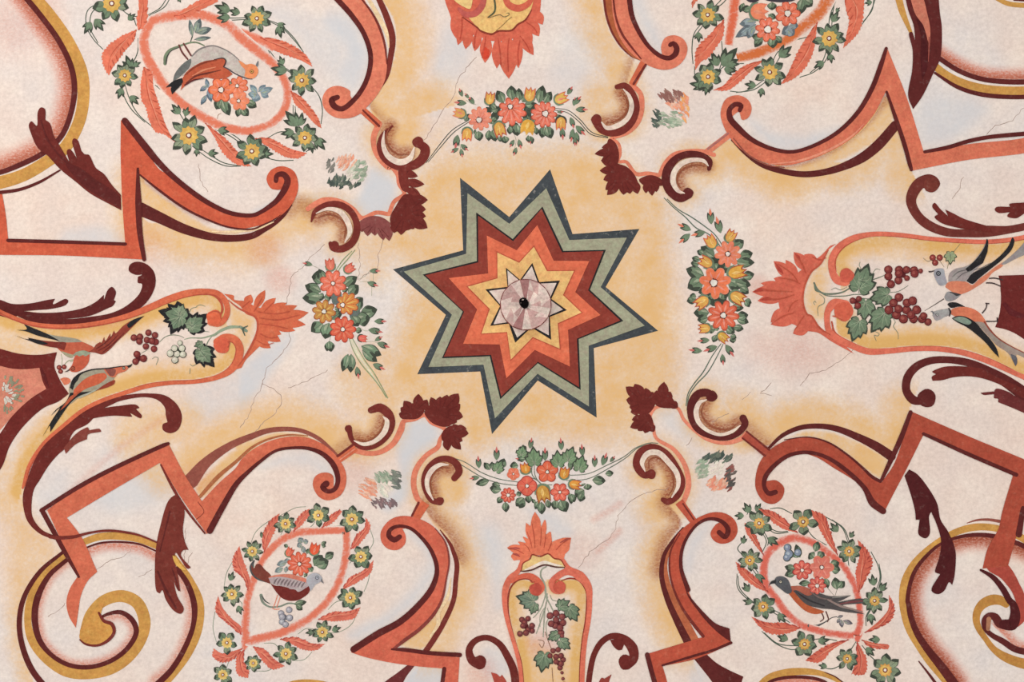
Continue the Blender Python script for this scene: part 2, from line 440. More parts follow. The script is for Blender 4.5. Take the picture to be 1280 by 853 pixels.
# ================================================================ the ceiling: plaster with its colour washes
WASH = []
def wl(ch, st, rad, side, s, core=0.0): WASH.append(('l', ch, st, rad, side, P(s), core))
def wp(ch, st, soft, s): WASH.append(('p', ch, st, soft, 0, P(s), 0))
def wd(ch, st, x, y, r0, r1, sx=1.0, sy=1.0): WASH.append(('d', ch, st, (x, y, r0, r1, sx, sy), 0, None, 0))
O_, R_, B_, N_ = 0, 1, 2, 3   # ochre, rose, blue-grey, burnt brown
# --- ochre glow round the star
wp(O_, .84, 26, "@0,0,1 528,215 560,196 640,186 735,186 775,200 800,222 832,250 838,330 845,420 838,500 805,520 800,560 770,556 690,548 640,548 588,560 556,520 490,505 470,512 490,440 508,380 500,330 470,300 500,262")
wp(O_, .5, 22, "@0,0,1 430,300 520,270 500,330 470,360 440,330"); wp(O_, .55, 20, "@0,0,1 560,160 545,200 520,190"); wd(O_, .6, 470, 480, 30, 70)
# --- ochre shading outside the scroll frames
wl(O_, .85, 46, 'L', "@300,0 690,-30 770,100 780,200 770,290 740,380 680,470 650,540 720,620 @540,0 0,560", 14)
wl(O_, .8, 44, 'R', "@0,190 720,160 725,340 800,360 920,400 1060,432 1180,436 1280,420 @280,190 100,420 200,385 280,335 380,250 450,300", 12)
wl(O_, .7, 42, 'R', "@540,0 840,-30 860,60 890,160 940,240 1000,300 1000,380 940,430 860,560", 12)
wl(O_, .8, 40, 'R', "@780,0 430,760 530,700 620,770 720,820 @960,0 80,860 250,810 400,805 500,745 640,640 690,800 715,850", 14)
wl(O_, .85, 46, 'L', "@0,500 1000,330 1150,225 1280,185 @300,500 100,165 200,145 300,150 390,190 450,240 490,280 540,230", 12)
wl(O_, .75, 38, 'L', "@300,500 930,540 950,600 1030,690 1075,760 1090,830 @540,640 125,260 125,350 85,460 40,550 -20,680", 10)
wl(O_, .8, 40, 'R', "@760,500 270,520 330,560 360,620 330,680 @800,640 200,90 130,190 108,290 120,370 150,470 200,570 230,650", 10)
wl(O_, .85, 42, 'L', "@760,390 660,540 790,670 870,615 960,575 1060,568 @960,390 250,568 350,580 450,620 540,665 620,700 700,510", 12)
# bottom-left field
wp(O_, .66, 18, "@0,0,1 14,585 30,560 26,600 34,640 60,668 72,690 44,730 26,770 24,800 16,790 10,700"); wl(O_, .6, 34, 'B', "@0,0,1 205,590 170,545 230,530", 10)
wl(O_, .55, 20, 'B', "@0,500 60,340 40,440 60,560", 8); wp(O_, .5, 14, "@0,500 60,400 110,280 200,170 240,110 180,190 110,330 110,480")
# scroll interiors: gilt shading between frame line and outer line
for s in ("@0,190 710,150 790,210 920,300 1060,385 1200,405 1060,415 900,370 710,270", "@540,0 860,0 890,0 930,150 1000,270 940,220 890,140",
          "@960,0 0,850 200,810 400,700 520,590 590,480 630,590 560,690 430,770 250,835"):
    wp(O_, .8, 3, s)
wl(N_, .38, 7, 'B', "@0,190 720,140 800,200 920,285 1040,345"); wl(N_, .45, 8, 'B', "@960,0 100,825 250,780 400,690 520,580 600,480", 2)
wp(O_, .9, 3, "@0,500 980,440 1060,350 1150,270 1280,215 1280,245 1180,310 1100,400 1010,490"); wp(O_, .85, 3, "@300,500 -20,230 60,200 200,165 300,170 380,205 440,255 380,220 240,186 120,210 0,290")
wp(O_, .85, 3, "@960,390 20,670 150,610 250,595 400,630 540,700 600,740 565,830 480,780 400,715 300,655 200,625 100,632"); wp(O_, .8, 3, "@430,746,7.975 990,60 1060,40 960,270 790,520 560,480 740,330 870,220")
# burnt brown inside the small c-scrolls and behind the links
for x, y, r in ((500, 160, 40), (380, 270, 34), (775, 95, 30), (560, 612, 30), (835, 632, 30), (930, 545, 26), (905, 530, 26), (440, 545, 26)): wd(O_, .85, x, y, r * .4, r * 1.2)
wl(N_, .6, 22, 'L', "@300,500 920,540 960,600 1040,680 1085,780", 2); wl(N_, .65, 20, 'R', "@760,500 300,520 350,580 370,620 310,700 280,780 265,850", 2)
wl(N_, .5, 18, 'B', "@760,500 690,150 800,240", 2); wl(N_, .45, 16, 'B', "@280,190 330,290 360,260 440,290", 3); wl(N_, .4, 14, 'L', "@300,0 640,530 720,620"); wl(N_, .45, 14, 'R', "@540,0 1010,300 980,400", 2); wl(N_, .4, 14, 'B', "@300,500 470,270 540,220", 1)
# --- cartouche fields
wl(O_, .97, 26, 'R', "@0,360 -20,120 60,155 150,185 250,200 380,200 520,180 640,150 740,112 840,70 930,40 1020,26 1080,36 1115,75 1125,120", 9)
wl(O_, .97, 28, 'L', "@0,500 110,450 145,330 215,220 320,130 @0,360 420,600 520,550 640,510 740,480 860,465 980,458 1075,435 1140,400 1180,360 1190,300", 9)
wp(O_, .85, 8, "@0,360 1150,70 1200,110 1270,150 1250,280 1210,330 1180,250 1150,180 1140,120"); wd(O_, .6, 6, 420, 30, 70, 1.6, .6)
wl(O_, .97, 30, 'L', "@960,190 1300,425 1200,450 1080,458 950,452 800,440 650,424 520,420 420,445 355,490 330,540 340,590", 9)
wl(O_, .97, 30, 'L', "@960,390 340,60 350,110 420,150 500,185 600,182 720,172 850,172 980,190 1100,230 1300,330", 10)
wp(O_, .85, 9, "@960,190 300,500 330,540 300,640 290,760 290,830 250,840 200,790 180,700 230,600 270,550")
wl(O_, .97, 22, 'L', "@540,640 500,345 430,340 390,370 380,430 385,510 400,590 425,680 445,760 455,880", 7)
wl(O_, .97, 22, 'R', "@540,640 640,340 720,340 770,390 775,450 770,540 755,640 745,750 742,880", 9)
wp(O_, .7, 6, "@540,640 470,690 520,640 560,680 660,700 740,690 740,900 460,900"); wp(R_, .3, 8, "@540,640 480,620 560,600 620,660 600,720 500,720")
# --- blue-grey shading in the white panels
for a in (("@280,190 150,300 230,260 300,190 320,150 360,200 380,240 440,260 500,230 600,240 690,320 830,300 860,220 830,120 740,80 660,230 480,215", 8, .85), ("@0,190 330,390 600,400 620,455 300,445", 10, .5), ("@300,0 500,60 600,170 640,300 570,450 480,380 520,250 400,110", 14, .75),
          ("@780,0 30,0 110,170 200,270 180,180 120,60 90,-20", 10, .55), ("@780,0 620,590 740,740 900,745 1080,640 900,680 740,660", 10, .65), ("@300,500 830,130 930,100 990,160 960,230 880,300 840,480 740,560 700,530 800,400 780,200", 8, .8), ("@0,500 480,500 780,330 860,440 760,520 560,560", 14, .6),
          ("@300,500 100,340 270,260 420,300 470,400 360,340 240,330", 9, .5), ("@240,640 1210,300 1100,470 830,640 780,620 1000,480 1150,330 1200,200 1100,110 1080,110 1180,220", 10, .65), ("@540,640 300,60 370,200 350,330 330,480 290,300 200,150", 16, .6), ("@540,640 470,-10 620,20 700,100 640,140 560,60", 12, .6),
          ("@760,500 250,60 340,60 420,150 480,200 420,200 300,140", 7, .45), ("@800,640 230,200 280,100 350,60 290,180 240,300", 8, .5), ("@960,0 740,560 900,480 1100,540 980,660 800,720", 12, .5), ("@540,640 250,690 330,680 390,790 320,840 250,800", 8, .5), ("@860,746,7.975 60,640 200,800 220,853 20,853", 5, .45),
          ("@0,500 330,620 250,530 170,500 220,420 330,360 300,500", 12, .35), ("@300,360 0,400 150,300 250,230 260,260 120,480 30,600 0,620", 10, .75), ("@0,0,1 330,10 420,30 430,110 380,60", 14, .4), ("@0,0,1 560,30 585,60 580,90 562,110 545,140 540,90", 12, .5), ("@0,0,1 230,500 300,470 330,490 250,530", 12, .45), ("@0,0,1 690,60 740,40 745,100 700,110", 18, .3), ("@430,746,7.975 720,710 980,725 960,860 600,860", 5, .8)):
    wp(B_, a[2], a[1], a[0])
wl(O_, .6, 26, 'R', "@0,0,1 30,600 36,650 50,680 28,750 28,800 44,860", 4)
wl(R_, .35, 8, 'B', "@0,0,1 746,690 760,678 774,664"); wl(R_, .3, 8, 'B', "@0,0,1 742,650 760,640 775,630")
# --- rose tints
for x, y, r, st in ((20, 30, 60, .25), (330, 310, 30, .3), (180, 310, 40, .2), (440, 590, 30, .2), (730, 690, 30, .16), (250, 600, 30, .25), (350, 350, 24, .35), (1000, 440, 30, .3), (950, 360, 20, .3), (540, 660, 20, .15), (600, 840, 26, .35), (40, 20, 50, .3)):
    wd(R_, st, x, y, r * .2, r * 1.2)
# stippled shading inside the rings
wl(R_, .95, 26, 'R', "@0,0 110,-40 205,90 295,210 355,340 370,450 350,570 305,680 215,760 95,820 @0,190 0,95 -60,105", 5); wl(N_, .5, 13, 'R', "@0,0 110,-40 205,90 295,210 355,340 370,450 350,570 305,680 215,760 95,820 @0,190 0,95 -60,105", 3)
wl(R_, .95, 16, 'L', "@960,0 850,280 960,345 1080,390 1320,400", 4); wl(N_, .45, 8, 'L', "@960,0 850,280 960,345 1080,390 1320,400", 2)
wl(R_, .8, 13, 'R', "@0,640 420,195 500,160 600,156 700,168 780,205", 3)
wl(R_, .7, 11, 'L', "@0,640 420,190 330,245 245,325 195,430 180,530 205,640 265,715 350,765 450,770 560,738 640,670 675,600 650,540 600,510 540,520", 2)
wl(R_, .7, 13, 'R', "@0,640 895,310 940,380 965,470 960,560 920,680 850,790 780,850", 2)
wl(R_, .95, 22, 'L', "@1100,640,7.111 1290,320 1150,260 1000,225 850,215 700,235 550,290 410,410 320,530 270,660 255,800 @1100,733,7.111 260,150 280,270 340,420 430,560 550,700 660,850", 4)
wl(N_, .8, 17, 'L', "@1100,640,7.111 1290,320 1150,260 1000,225 850,215 700,235 550,290 410,410 320,530 270,660 255,800 @1100,733,7.111 260,150 280,270 340,420 430,560 550,700 660,850", 2)
wl(R_, .9, 14, 'R', "@910,746,7.975 400,870 550,815 700,805 850,820 990,870", 6); wl(R_, .8, 12, 'L', "@1100,733,7.111 1040,380 1100,440 1200,540 1290,570", 3)
# pink glow under the side acanthus scrolls
wl(R_, .25, 10, 'B', "@0,190 -20,790 200,860 400,870 600,850 740,770"); wl(R_, .22, 8, 'B', "@0,0,1 60,640 150,560 210,520"); wl(R_, .3, 7, 'B', "@540,640 380,560 420,730 @540,640 440,850")
wd(R_, .25, 990, 440, 10, 60, 1.5, .8)

def wash_values(X, Y):
    out = np.zeros((X.size, 4), np.float32)
    for kind, ch, st, rad, side, pts, core in WASH:
        if kind == 'd':
            cx, cy, r0, r1, sx, sy = rad
            d = np.hypot((X - cx) / sx, (Y - cy) / sy); a = np.clip((r1 - d) / (r1 - r0), 0, 1)
        else:
            closed = kind == 'p'
            sm = [(q[0], q[1]) for q in spline(pts, closed, 6.0)]
            if closed: sm.append(sm[0])
            pad = rad + core + 2
            x0, x1 = min(p[0] for p in sm) - pad, max(p[0] for p in sm) + pad; y0, y1 = min(p[1] for p in sm) - pad, max(p[1] for p in sm) + pad
            idx = np.nonzero((X > x0) & (X < x1) & (Y > y0) & (Y < y1))[0]
            if idx.size == 0: continue
            x = X[idx]; y = Y[idx]; best = np.full(x.size, 1e9); sg = np.zeros(x.size); ins = np.zeros(x.size, bool); off = np.zeros(x.size)
            for i in range(len(sm) - 1):
                (ax, ay), (bx, by) = sm[i], sm[i + 1]
                dx, dy = bx - ax, by - ay; L2 = dx * dx + dy * dy + 1e-9
                tt = ((x - ax) * dx + (y - ay) * dy) / L2; t = np.clip(tt, 0, 1)
                d = np.hypot(x - ax - t * dx, y - ay - t * dy); cr = dx * (y - ay) - dy * (x - ax)
                m = d < best; best = np.where(m, d, best); sg = np.where(m, np.sign(cr), sg)
                if closed:
                    c = ((ay > y) != (by > y)) & (x < (bx - ax) * (y - ay) / ((by - ay) if abs(by - ay) > 1e-9 else 1e-9) + ax)
                    ins ^= c
            if closed:
                d = np.where(ins, best, -best); v = np.clip((d + rad) / (2 * rad), 0, 1)
            else:
                v = np.clip((rad - np.maximum(best - core, 0)) / rad, 0, 1)
                soft = 1.5
                if side == 'L': v = v * np.clip(.5 - sg * best / soft, 0, 1)
                elif side == 'R': v = v * np.clip(.5 + sg * best / soft, 0, 1)
            a = np.zeros(X.size); a[idx] = v
        a = a * a * (3 - 2 * a) * st
        out[:, ch] = np.maximum(out[:, ch], a)
    return out

def axis(a, b, lo, hi, fine, coarse):
    r = list(np.arange(a, lo, coarse)) + list(np.arange(lo, hi, fine)) + list(np.arange(hi, b + 1, coarse))
    return np.array(r)
def ceiling():
    xs = axis(-900, 2180, -60, 1340, 2.0, 20); ys = axis(-760, 1600, -40, 893, 2.0, 20)
    nx, ny = len(xs), len(ys); X, Y = np.meshgrid(xs, ys); X = X.ravel(); Y = Y.ravel()
    co = np.empty((X.size, 3), np.float32); co[:, 0] = (X - PX) / U; co[:, 1] = (Y - PY) / U; co[:, 2] = CEIL
    i = (np.arange(ny - 1)[:, None] * nx + np.arange(nx - 1)[None, :]).ravel()
    q = np.stack([i, i + nx, i + nx + 1, i + 1], 1).astype(np.int32)
    me = bpy.data.meshes.new('ceiling'); me.vertices.add(X.size); me.vertices.foreach_set('co', co.ravel())
    me.loops.add(q.size); me.loops.foreach_set('vertex_index', q.ravel()); me.polygons.add(len(q))
    me.polygons.foreach_set('loop_start', np.arange(0, q.size, 4, dtype=np.int32)); me.update(calc_edges=True)
    at = me.attributes.new('pigment', 'FLOAT_COLOR', 'POINT'); at.data.foreach_set('color', wash_values(X, Y).ravel())
    m, t = newmat('fresco_plaster')
    geo = t.n('ShaderNodeNewGeometry').outputs['Position']
    pl = t.n('ShaderNodeGroup'); pl.node_tree = PG
    a = t.n('ShaderNodeAttribute', attribute_name='pigment'); sp = t.n('ShaderNodeSeparateColor'); t.nt.links.new(a.outputs['Color'], sp.inputs[0])
    nm = t.noise(geo, 8.0, 4.0, 0.65); nf = t.noise(geo, 48.0, 3.0, 0.75)
    mp = t.n('ShaderNodeMapping', {'Vector': geo, 'Scale': (1, 1.6, 1)}); ns = t.noise(mp.outputs[0], 62.0, 2.0, 0.8)
    def fac(v, gm, gf):
        w = t.m('MULTIPLY', v, t.m('SUBTRACT', 1.12, v))
        f = t.m('ADD', v, t.m('MULTIPLY', w, t.m('MULTIPLY', t.m('SUBTRACT', nm, 0.5), gm)))
        return t.m('ADD', f, t.m('MULTIPLY', w, t.m('MULTIPLY', t.m('SUBTRACT', nf, 0.5), gf)), None, True)
    c = t.mix(fac(sp.outputs[2], 2.0, .8), pl.outputs[0], rgba((212, 213, 217)))
    nl = t.noise(geo, 2.6, 5.0, 0.7); om = t.m('MULTIPLY', sp.outputs[0], t.m('MULTIPLY_ADD', nl, 1.1, 0.45))
    oc = t.mix(nm, rgba((241, 201, 150)), rgba((230, 180, 114))); oc = t.mix(t.m('MULTIPLY_ADD', nf, 2.2, -.9, True), oc, rgba((238, 192, 134)))
    oc = t.mix(t.m('MULTIPLY_ADD', sp.outputs[0], 6.0, -5.1, True), oc, t.mix(nf, rgba((236, 192, 116)), rgba((216, 160, 84))))
    c = t.mix(fac(om, 3.0, 3.4), c, oc)
    rf = t.m('ADD', fac(sp.outputs[1], .8, 1.0), t.m('MULTIPLY', t.m('SUBTRACT', ns, .5), t.m('MULTIPLY', sp.outputs[1], 2.4)), None, True)
    c = t.mix(rf, c, rgba((216, 132, 108)))
    bf = t.m('ADD', fac(a.outputs['Alpha'], .8, 1.0), t.m('MULTIPLY', t.m('SUBTRACT', ns, .5), t.m('MULTIPLY', a.outputs['Alpha'], 2.2)), None, True)
    c = t.mix(bf, c, rgba((160, 80, 58)))
    finish(t, c, 0.3)
    me.materials.append(m)
    o = bpy.data.objects.new('ceiling', me); COL.objects.link(o); o['kind'] = 'structure'; o['label'] = 'flat whitewashed plaster ceiling with ochre and rose colour washes'
    return o
def crack(s, w=.65, c=(168, 142, 132)):
    global CUR
    CUR = CEILING
    pts = P(s); q = []
    for i in range(len(pts) - 1):
        a, b = pts[i], pts[i + 1]; n = max(2, int(math.hypot(b[0] - a[0], b[1] - a[1]) / 4))
        for j in range(n): q.append((a[0] + (b[0] - a[0]) * j / n + rnd.uniform(-1.3, 1.3), a[1] + (b[1] - a[1]) * j / n + rnd.uniform(-1.3, 1.3), True))
    q.append(pts[-1])
    m = MB(0.6); m.rib(q, [w * rnd.uniform(.6, 1.3) for _ in q], c, cap=False)
    r, CEIL_ = CEILING.location.copy(), 0
    me = bpy.data.meshes.new('crack'); me.from_pydata([(v[0], v[1], v[2]) for v in m.v], [], m.f); me.materials.append(m.mats[0])
    o = bpy.data.objects.new('crack', me); COL.objects.link(o); o.parent = CEILING
# ================================================================ the star
thing('eight_pointed_star', 'large eight-pointed star of nested dark, green, maroon, orange and yellow bands at the centre', 'star', 657, 378)
S1 = "@480,200,3.5556 338,80! 557,254! 738,42! 838,330! 1135,307! 985,565! 1218,760! @480,360,3.5556 932,268! 945,577! 683,412! 480,650! 428,372! 148,384! 275,120! @480,200,3.5556 40,487! 352,402!"
S2 = "@480,200,3.5556 368,142! 556,280! 722,120! 826,353! 1085,342! 967,565! 1165,738! @480,360,3.5556 913,260! 914,533! 683,386! 492,586! 440,345! 192,356! 298,120! @480,200,3.5556 82,495! 362,415!"
S3a = "@480,200,3.5556 410,234! 572,352! 704,208! 797,405! 986,400! 915,578! 1064,716! @480,360,3.5556 865,228! 874,454! 683,335! 517,495! 470,304! 258,313! 350,105! @480,200,3.5556 172,510! 413,450!"
S3 = "@480,200,3.5556 418,248! 574,362! 700,218! 791,411! 975,406! 907,580! 1050,714! @480,360,3.5556 857,226! 867,442! 684,329! 521,483! 476,298! 266,306! 356,106! @480,200,3.5556 184,513! 419,456!"
S4 = "@480,200,3.5556 457,337! 590,402! 681,290! 754,449! 912,450! 850,588! 962,690! @480,360,3.5556 818,187! 826,350! 670,276! 544,402! 514,252! 352,249! 414,96! @480,200,3.5556 288,526! 463,505!"
S5 = "@480,200,3.5556 500,406! 600,453! 667,380! 727,491! 850,490! 800,600! 884,680! @480,360,3.5556 776,160! 785,276! 662,223! 562,326! 545,200! 428,207! 466,95! @480,200,3.5556 365,562! 501,524!"
m = MB(2); m.fill(S1, pig(K['starblack'], .55, .5)); m.build('dark_band')
F('green_band', [(657 + (a - 657) * .988, 380 + (b - 380) * .988, c) for a, b, c in P(S2)], 'stargreen', 6); m = MB(9); m.fill(S3a, 'black'); m.build('outline'); F('maroon_band', S3, 'starmaroon', 12)
m = MB(16); m.fill(S4, 'starorange'); m.build('orange_band')
m = MB(20); m.fill(S5, 'rust'); m.build('outline')
m = MB(22); q = P(S5); cx, cy = 657, 380
m.poly([(cx + (a - cx) * .972, cy + (b - cy) * .972) for a, b, _ in q], 'staryellow'); m.build('yellow_band')
S6 = "@600,320,10.667 345,160! 535,322! 697,95! 790,352! 1066,330! 950,575! 1158,725! @600,320,10.667 930,815! @480,200,3.5556 743,800! 655,745! 583,813! 555,728! 472,738! 516,650! @600,320,10.667 72,448! 368,415!"
S7 = "@600,320,10.667 366,195! 540,345! 690,138! 775,372! 1020,362! 925,580! 1105,716! 915,800! @480,200,3.5556 732,780! 656,738! 592,790! 560,720! 487,731! 522,650! @600,320,10.667 122,468! 378,435!"
F('star_outline', S6, 'black', 25); F('white_star', S7, 'starwhite', 28)
# rosette: a shallow fluted plaster boss with a hook hole
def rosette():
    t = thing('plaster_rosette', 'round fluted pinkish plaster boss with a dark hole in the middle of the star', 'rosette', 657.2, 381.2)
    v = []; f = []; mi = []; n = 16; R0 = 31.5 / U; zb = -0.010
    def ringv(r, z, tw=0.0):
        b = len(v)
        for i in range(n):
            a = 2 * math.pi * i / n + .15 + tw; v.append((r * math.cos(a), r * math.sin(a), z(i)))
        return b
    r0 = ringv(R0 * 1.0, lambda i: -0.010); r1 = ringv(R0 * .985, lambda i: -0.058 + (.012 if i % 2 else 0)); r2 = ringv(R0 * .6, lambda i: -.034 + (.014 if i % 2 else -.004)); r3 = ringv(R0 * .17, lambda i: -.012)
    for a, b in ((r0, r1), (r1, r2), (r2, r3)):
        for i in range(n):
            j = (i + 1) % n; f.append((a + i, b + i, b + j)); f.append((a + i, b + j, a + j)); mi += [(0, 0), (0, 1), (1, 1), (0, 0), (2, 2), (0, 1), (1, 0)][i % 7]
    me = bpy.data.meshes.new('fluted_disc'); me.from_pydata(v, [], f); me.materials.append(M((232, 208, 198), .2, .6)); me.materials.append(M((206, 168, 162), .2, .6)); me.materials.append(M((168, 120, 118), .2, .6)); me.polygons.foreach_set('material_index', mi); me.update()  # pale, pink and mauve facets: worn paint, partly shading of flutes put into colour
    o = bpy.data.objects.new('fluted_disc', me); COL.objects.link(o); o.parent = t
    # rim line and socket
    MB(34).rib([(657.2 + 31.3 * math.cos(i * .2618), 381.2 + 31.3 * math.sin(i * .2618), 0) for i in range(24)], 1.6, (132, 72, 72), closed=True).build('rim_line')
    v = []; f = []; k = 14
    for r, z in ((6.0, -.016), (5.4, -.026), (4.6, -.026), (4.0, -.0142)):
        for i in range(k):
            a = 2 * math.pi * i / k; rr = r * (1 + .12 * math.sin(2 * a)) / U; v.append((-2.3 / U + rr * math.cos(a), -2.2 / U + 1.15 * rr * math.sin(a), z))
    for q in range(3):
        for i in range(k): j = (i + 1) % k; f.append((q * k + i, q * k + j, (q + 1) * k + j, (q + 1) * k + i))
    f.append(tuple(range(3 * k, 4 * k)))
    me = bpy.data.meshes.new('hook_hole'); me.from_pydata(v, [], f); me.materials.append(M((16, 13, 14), 0, .2)); me.update()
    o = bpy.data.objects.new('hook_hole', me); COL.objects.link(o); o.parent = t; o['label'] = 'black hook hole'
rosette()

# ================================================================ scroll frames
GF = 'terracotta scroll frames round the corner panels'
def frame(label, at, body, shadow, curls=(), lines=(), outer=None, col='orange', lay=8):
    thing('scroll_frame', label, 'scroll ornament', at[0], at[1], GF)
    F('band', body, col, lay)
    for s, w in shadow: R('shadow_line', s, w, 'dark', lay + 4)
    for s, w, c in lines: R('edge_line', s, w, c, lay + 3)
    if outer:
        for s, w, c in outer: R('outer_scroll', s, w, c, lay - 3)
def body_gloss(s, w, c='salmon', lay=10): R('highlight', s, w, c, lay)
# top left, lower arm
frame('terracotta scroll at upper left rising to a point then dropping into a square corner', (160, 300),
 "@0,0 605,603! 640,605 700,700 800,850 @0,190 850,115 960,205 1060,268 1160,312 1270,320 @280,190 190,303 265,245 295,190 270,190 235,182 213,135 235,92 290,72 350,98 372,170 350,245 290,315 225,352 170,370 @0,190 1180,386 1110,366 1040,345 920,285 800,200 700,112 690,75! 715,538! 560,530 300,518 0,515 -120,512! -120,200! 12,212! 30,320 42,445! 300,455 628,470! 612,250 603,0!",
 [("@0,0 625,605 740,750 @0,190 780,38 850,110 960,200 1060,265 1160,308 1265,317 @280,190 190,298 235,268 265,243 305,185 318,140 296,112 266,118 260,145", [8, 9, 8, 7, 6.5, 6, 5.5, 5, 5, 6, 6.5, 8, 8, 7, 6, 5.5]), ("@0,190 42,443 300,450 628,461", [4.5, 4.5, 4]), ("@0,190 690,85 693,250 700,400 722,538", [3, 8, 7, 5])], (),
 [("@0,190 700,115 800,195 920,280 1040,340 1150,378 1265,386 @280,190 190,368 240,345 285,315", [2, 3, 3, 2.5, 2.2, 2, 2, 1.5, .6], 'dark')],
 [("@0,190 700,285 800,330 920,385 1060,425 1180,432 1265,418 @280,190 200,388 250,358 300,315 338,265", [17, 14, 12, 9.5, 8.5, 8, 7, 6, 4.5, 2], 'dark')], col=(208, 96, 70))
R('highlight', "@280,190 -60,398 60,398 160,385 250,350", [1, 3, 4, 1], (240, 208, 168), 6)
# top left, upper arm
frame('terracotta scroll curling up to the top edge, left of the top crest', (450, 70),
 "@300,0 470,-30! 560,75 625,170 655,270 650,350 620,430 570,500 552,480 550,455 490,430 440,445 413,490 420,540 470,585 540,592 600,570 640,530 690,470 725,400 735,320 725,230 700,150 660,70 605,-30!",
 [("@300,0 475,-15 560,80 620,170 652,270 648,350 620,430 570,500 510,545 470,530 460,500 488,487", [7, 6.5, 6, 6, 6, 6, 6, 6.5, 7.5, 7.5, 6])], (),
 [("@300,0 600,-15 660,65 700,145 725,230 735,320", [2, 2.5, 3, 2.5, 1.5], 'edge')],
 [("@300,0 690,-15 735,90 762,190 752,290 732,380 690,450 650,500", [7, 8, 8, 7, 6, 4, 2], 'edge')], col=(226, 128, 102))
R('link_bar', "@300,0 600,540 695,625", [9, 9.5], 'orange', 7, cap=False); R('shadow_line', "@300,0 615,552 695,630", [2, 3], 'edge', 9, label='dark edge of the link bar')
R('highlight', "@300,0 640,-10 690,80 735,170 745,240", [4, 6, 5, 1], (240, 208, 168), 5)
# top right, upper arm
frame('terracotta scroll curling up to the top edge, right of the top crest', (815, 60),
 "@540,0 895,-30! 985,-30! 1000,80 1040,170 1090,240 1150,283 1148,260 1145,235 1165,190 1210,177 1255,195 1277,240 1262,295 1220,335 1160,350 1090,332 1040,302 980,250 930,170 905,80",
 [("@540,0 985,-15 1000,80 1040,170 1090,240 1150,285 1190,290 1218,268 1222,238 1205,218 1190,226", [6.5, 6, 5.5, 5, 5.5, 6, 7, 7, 6, 5])], (),
 [("@540,0 905,-15 920,90 950,170 1000,240 1045,295", [2, 2.5, 3, 2.5, 1.5], 'edge')],
 [("@540,0 880,-15 895,80 925,160 965,225 1010,275 1050,303", [8, 8, 9, 8, 6, 2], (176, 96, 62)), ("@540,0 860,-15 875,80 905,160 950,230 1000,277 1050,303", [3.5, 4, 5, 5, 4, 2], 'edge')], col=(224, 126, 100))
R('link_bar', "@540,0 1060,310 1000,425", [9, 9], 'orange', 7, cap=False); R('shadow_line', "@540,0 1068,325 1008,420", [3, 3], 'edge', 9, label='dark edge of the link bar')
# top right, right arm
frame('terracotta scroll at upper right sweeping to a sharp point and the right edge', (1050, 190),
 "@780,0 575,560 590,600 620,590 638,545 620,500 570,477 510,495 483,560 490,610 530,690 600,760 700,812 800,828 @960,0 80,827 200,802 350,737 450,665 530,570 590,455! 640,610 690,740 722,855! @960,190 730,92! 1000,40 1290,5 1420,-30! @960,0 1420,640! 1280,690 1000,722 780,768! 690,480 597,245! 580,265 520,440 450,560 350,660 200,735 100,760 0,747 @780,0 640,702 570,642 540,590 555,570",
 [("@780,0 578,552 585,530 558,522 528,548 530,592 570,640 640,700 740,745 @960,0 120,760 230,728 350,660 450,560 520,440 562,330 590,243", [5, 6, 6, 6, 7.5, 7.5, 6, 5, 4.5, 4.5, 5, 5.5, 6, 6, 4]), ("@960,0 783,760 900,737 1000,707 1100,687 1300,668", [4, 5, 5, 5, 5.5]), ("@960,0 592,460 640,600 680,720 710,830 @960,190 716,90", [3, 5, 5.5, 5, 4])], (),
 [("@780,0 545,690 620,775 720,826 @960,0 80,838", [1, 2, 2, 1.5], 'brown'), ("@960,0 0,822 150,805 300,752 420,680 480,620", [1, 2.5, 3, 2.5, 1], 'salmon')],
 [("@0,0,1 915,175 932,192 952,206 977,214 1005,218 1032,215 1055,208 1078,197 1098,181 1119,157", [3, 4.5, 6, 7, 7.5, 8, 9.5, 12, 13, 12], 'dark')], col=(218, 118, 92))
R('link_bar', "@780,0 525,675 415,760", [8, 8], 'coral', 7, cap=False)
R('shadow_line', "@780,0 520,668 420,745", [2.5, 2.5], 'mauve', 9, label='pale edge of the link bar')
R('highlight', "@960,0 0,835 150,812 330,745 470,645 560,530", [1, 2, 2.5, 2.5, 1], (236, 190, 128), 5)
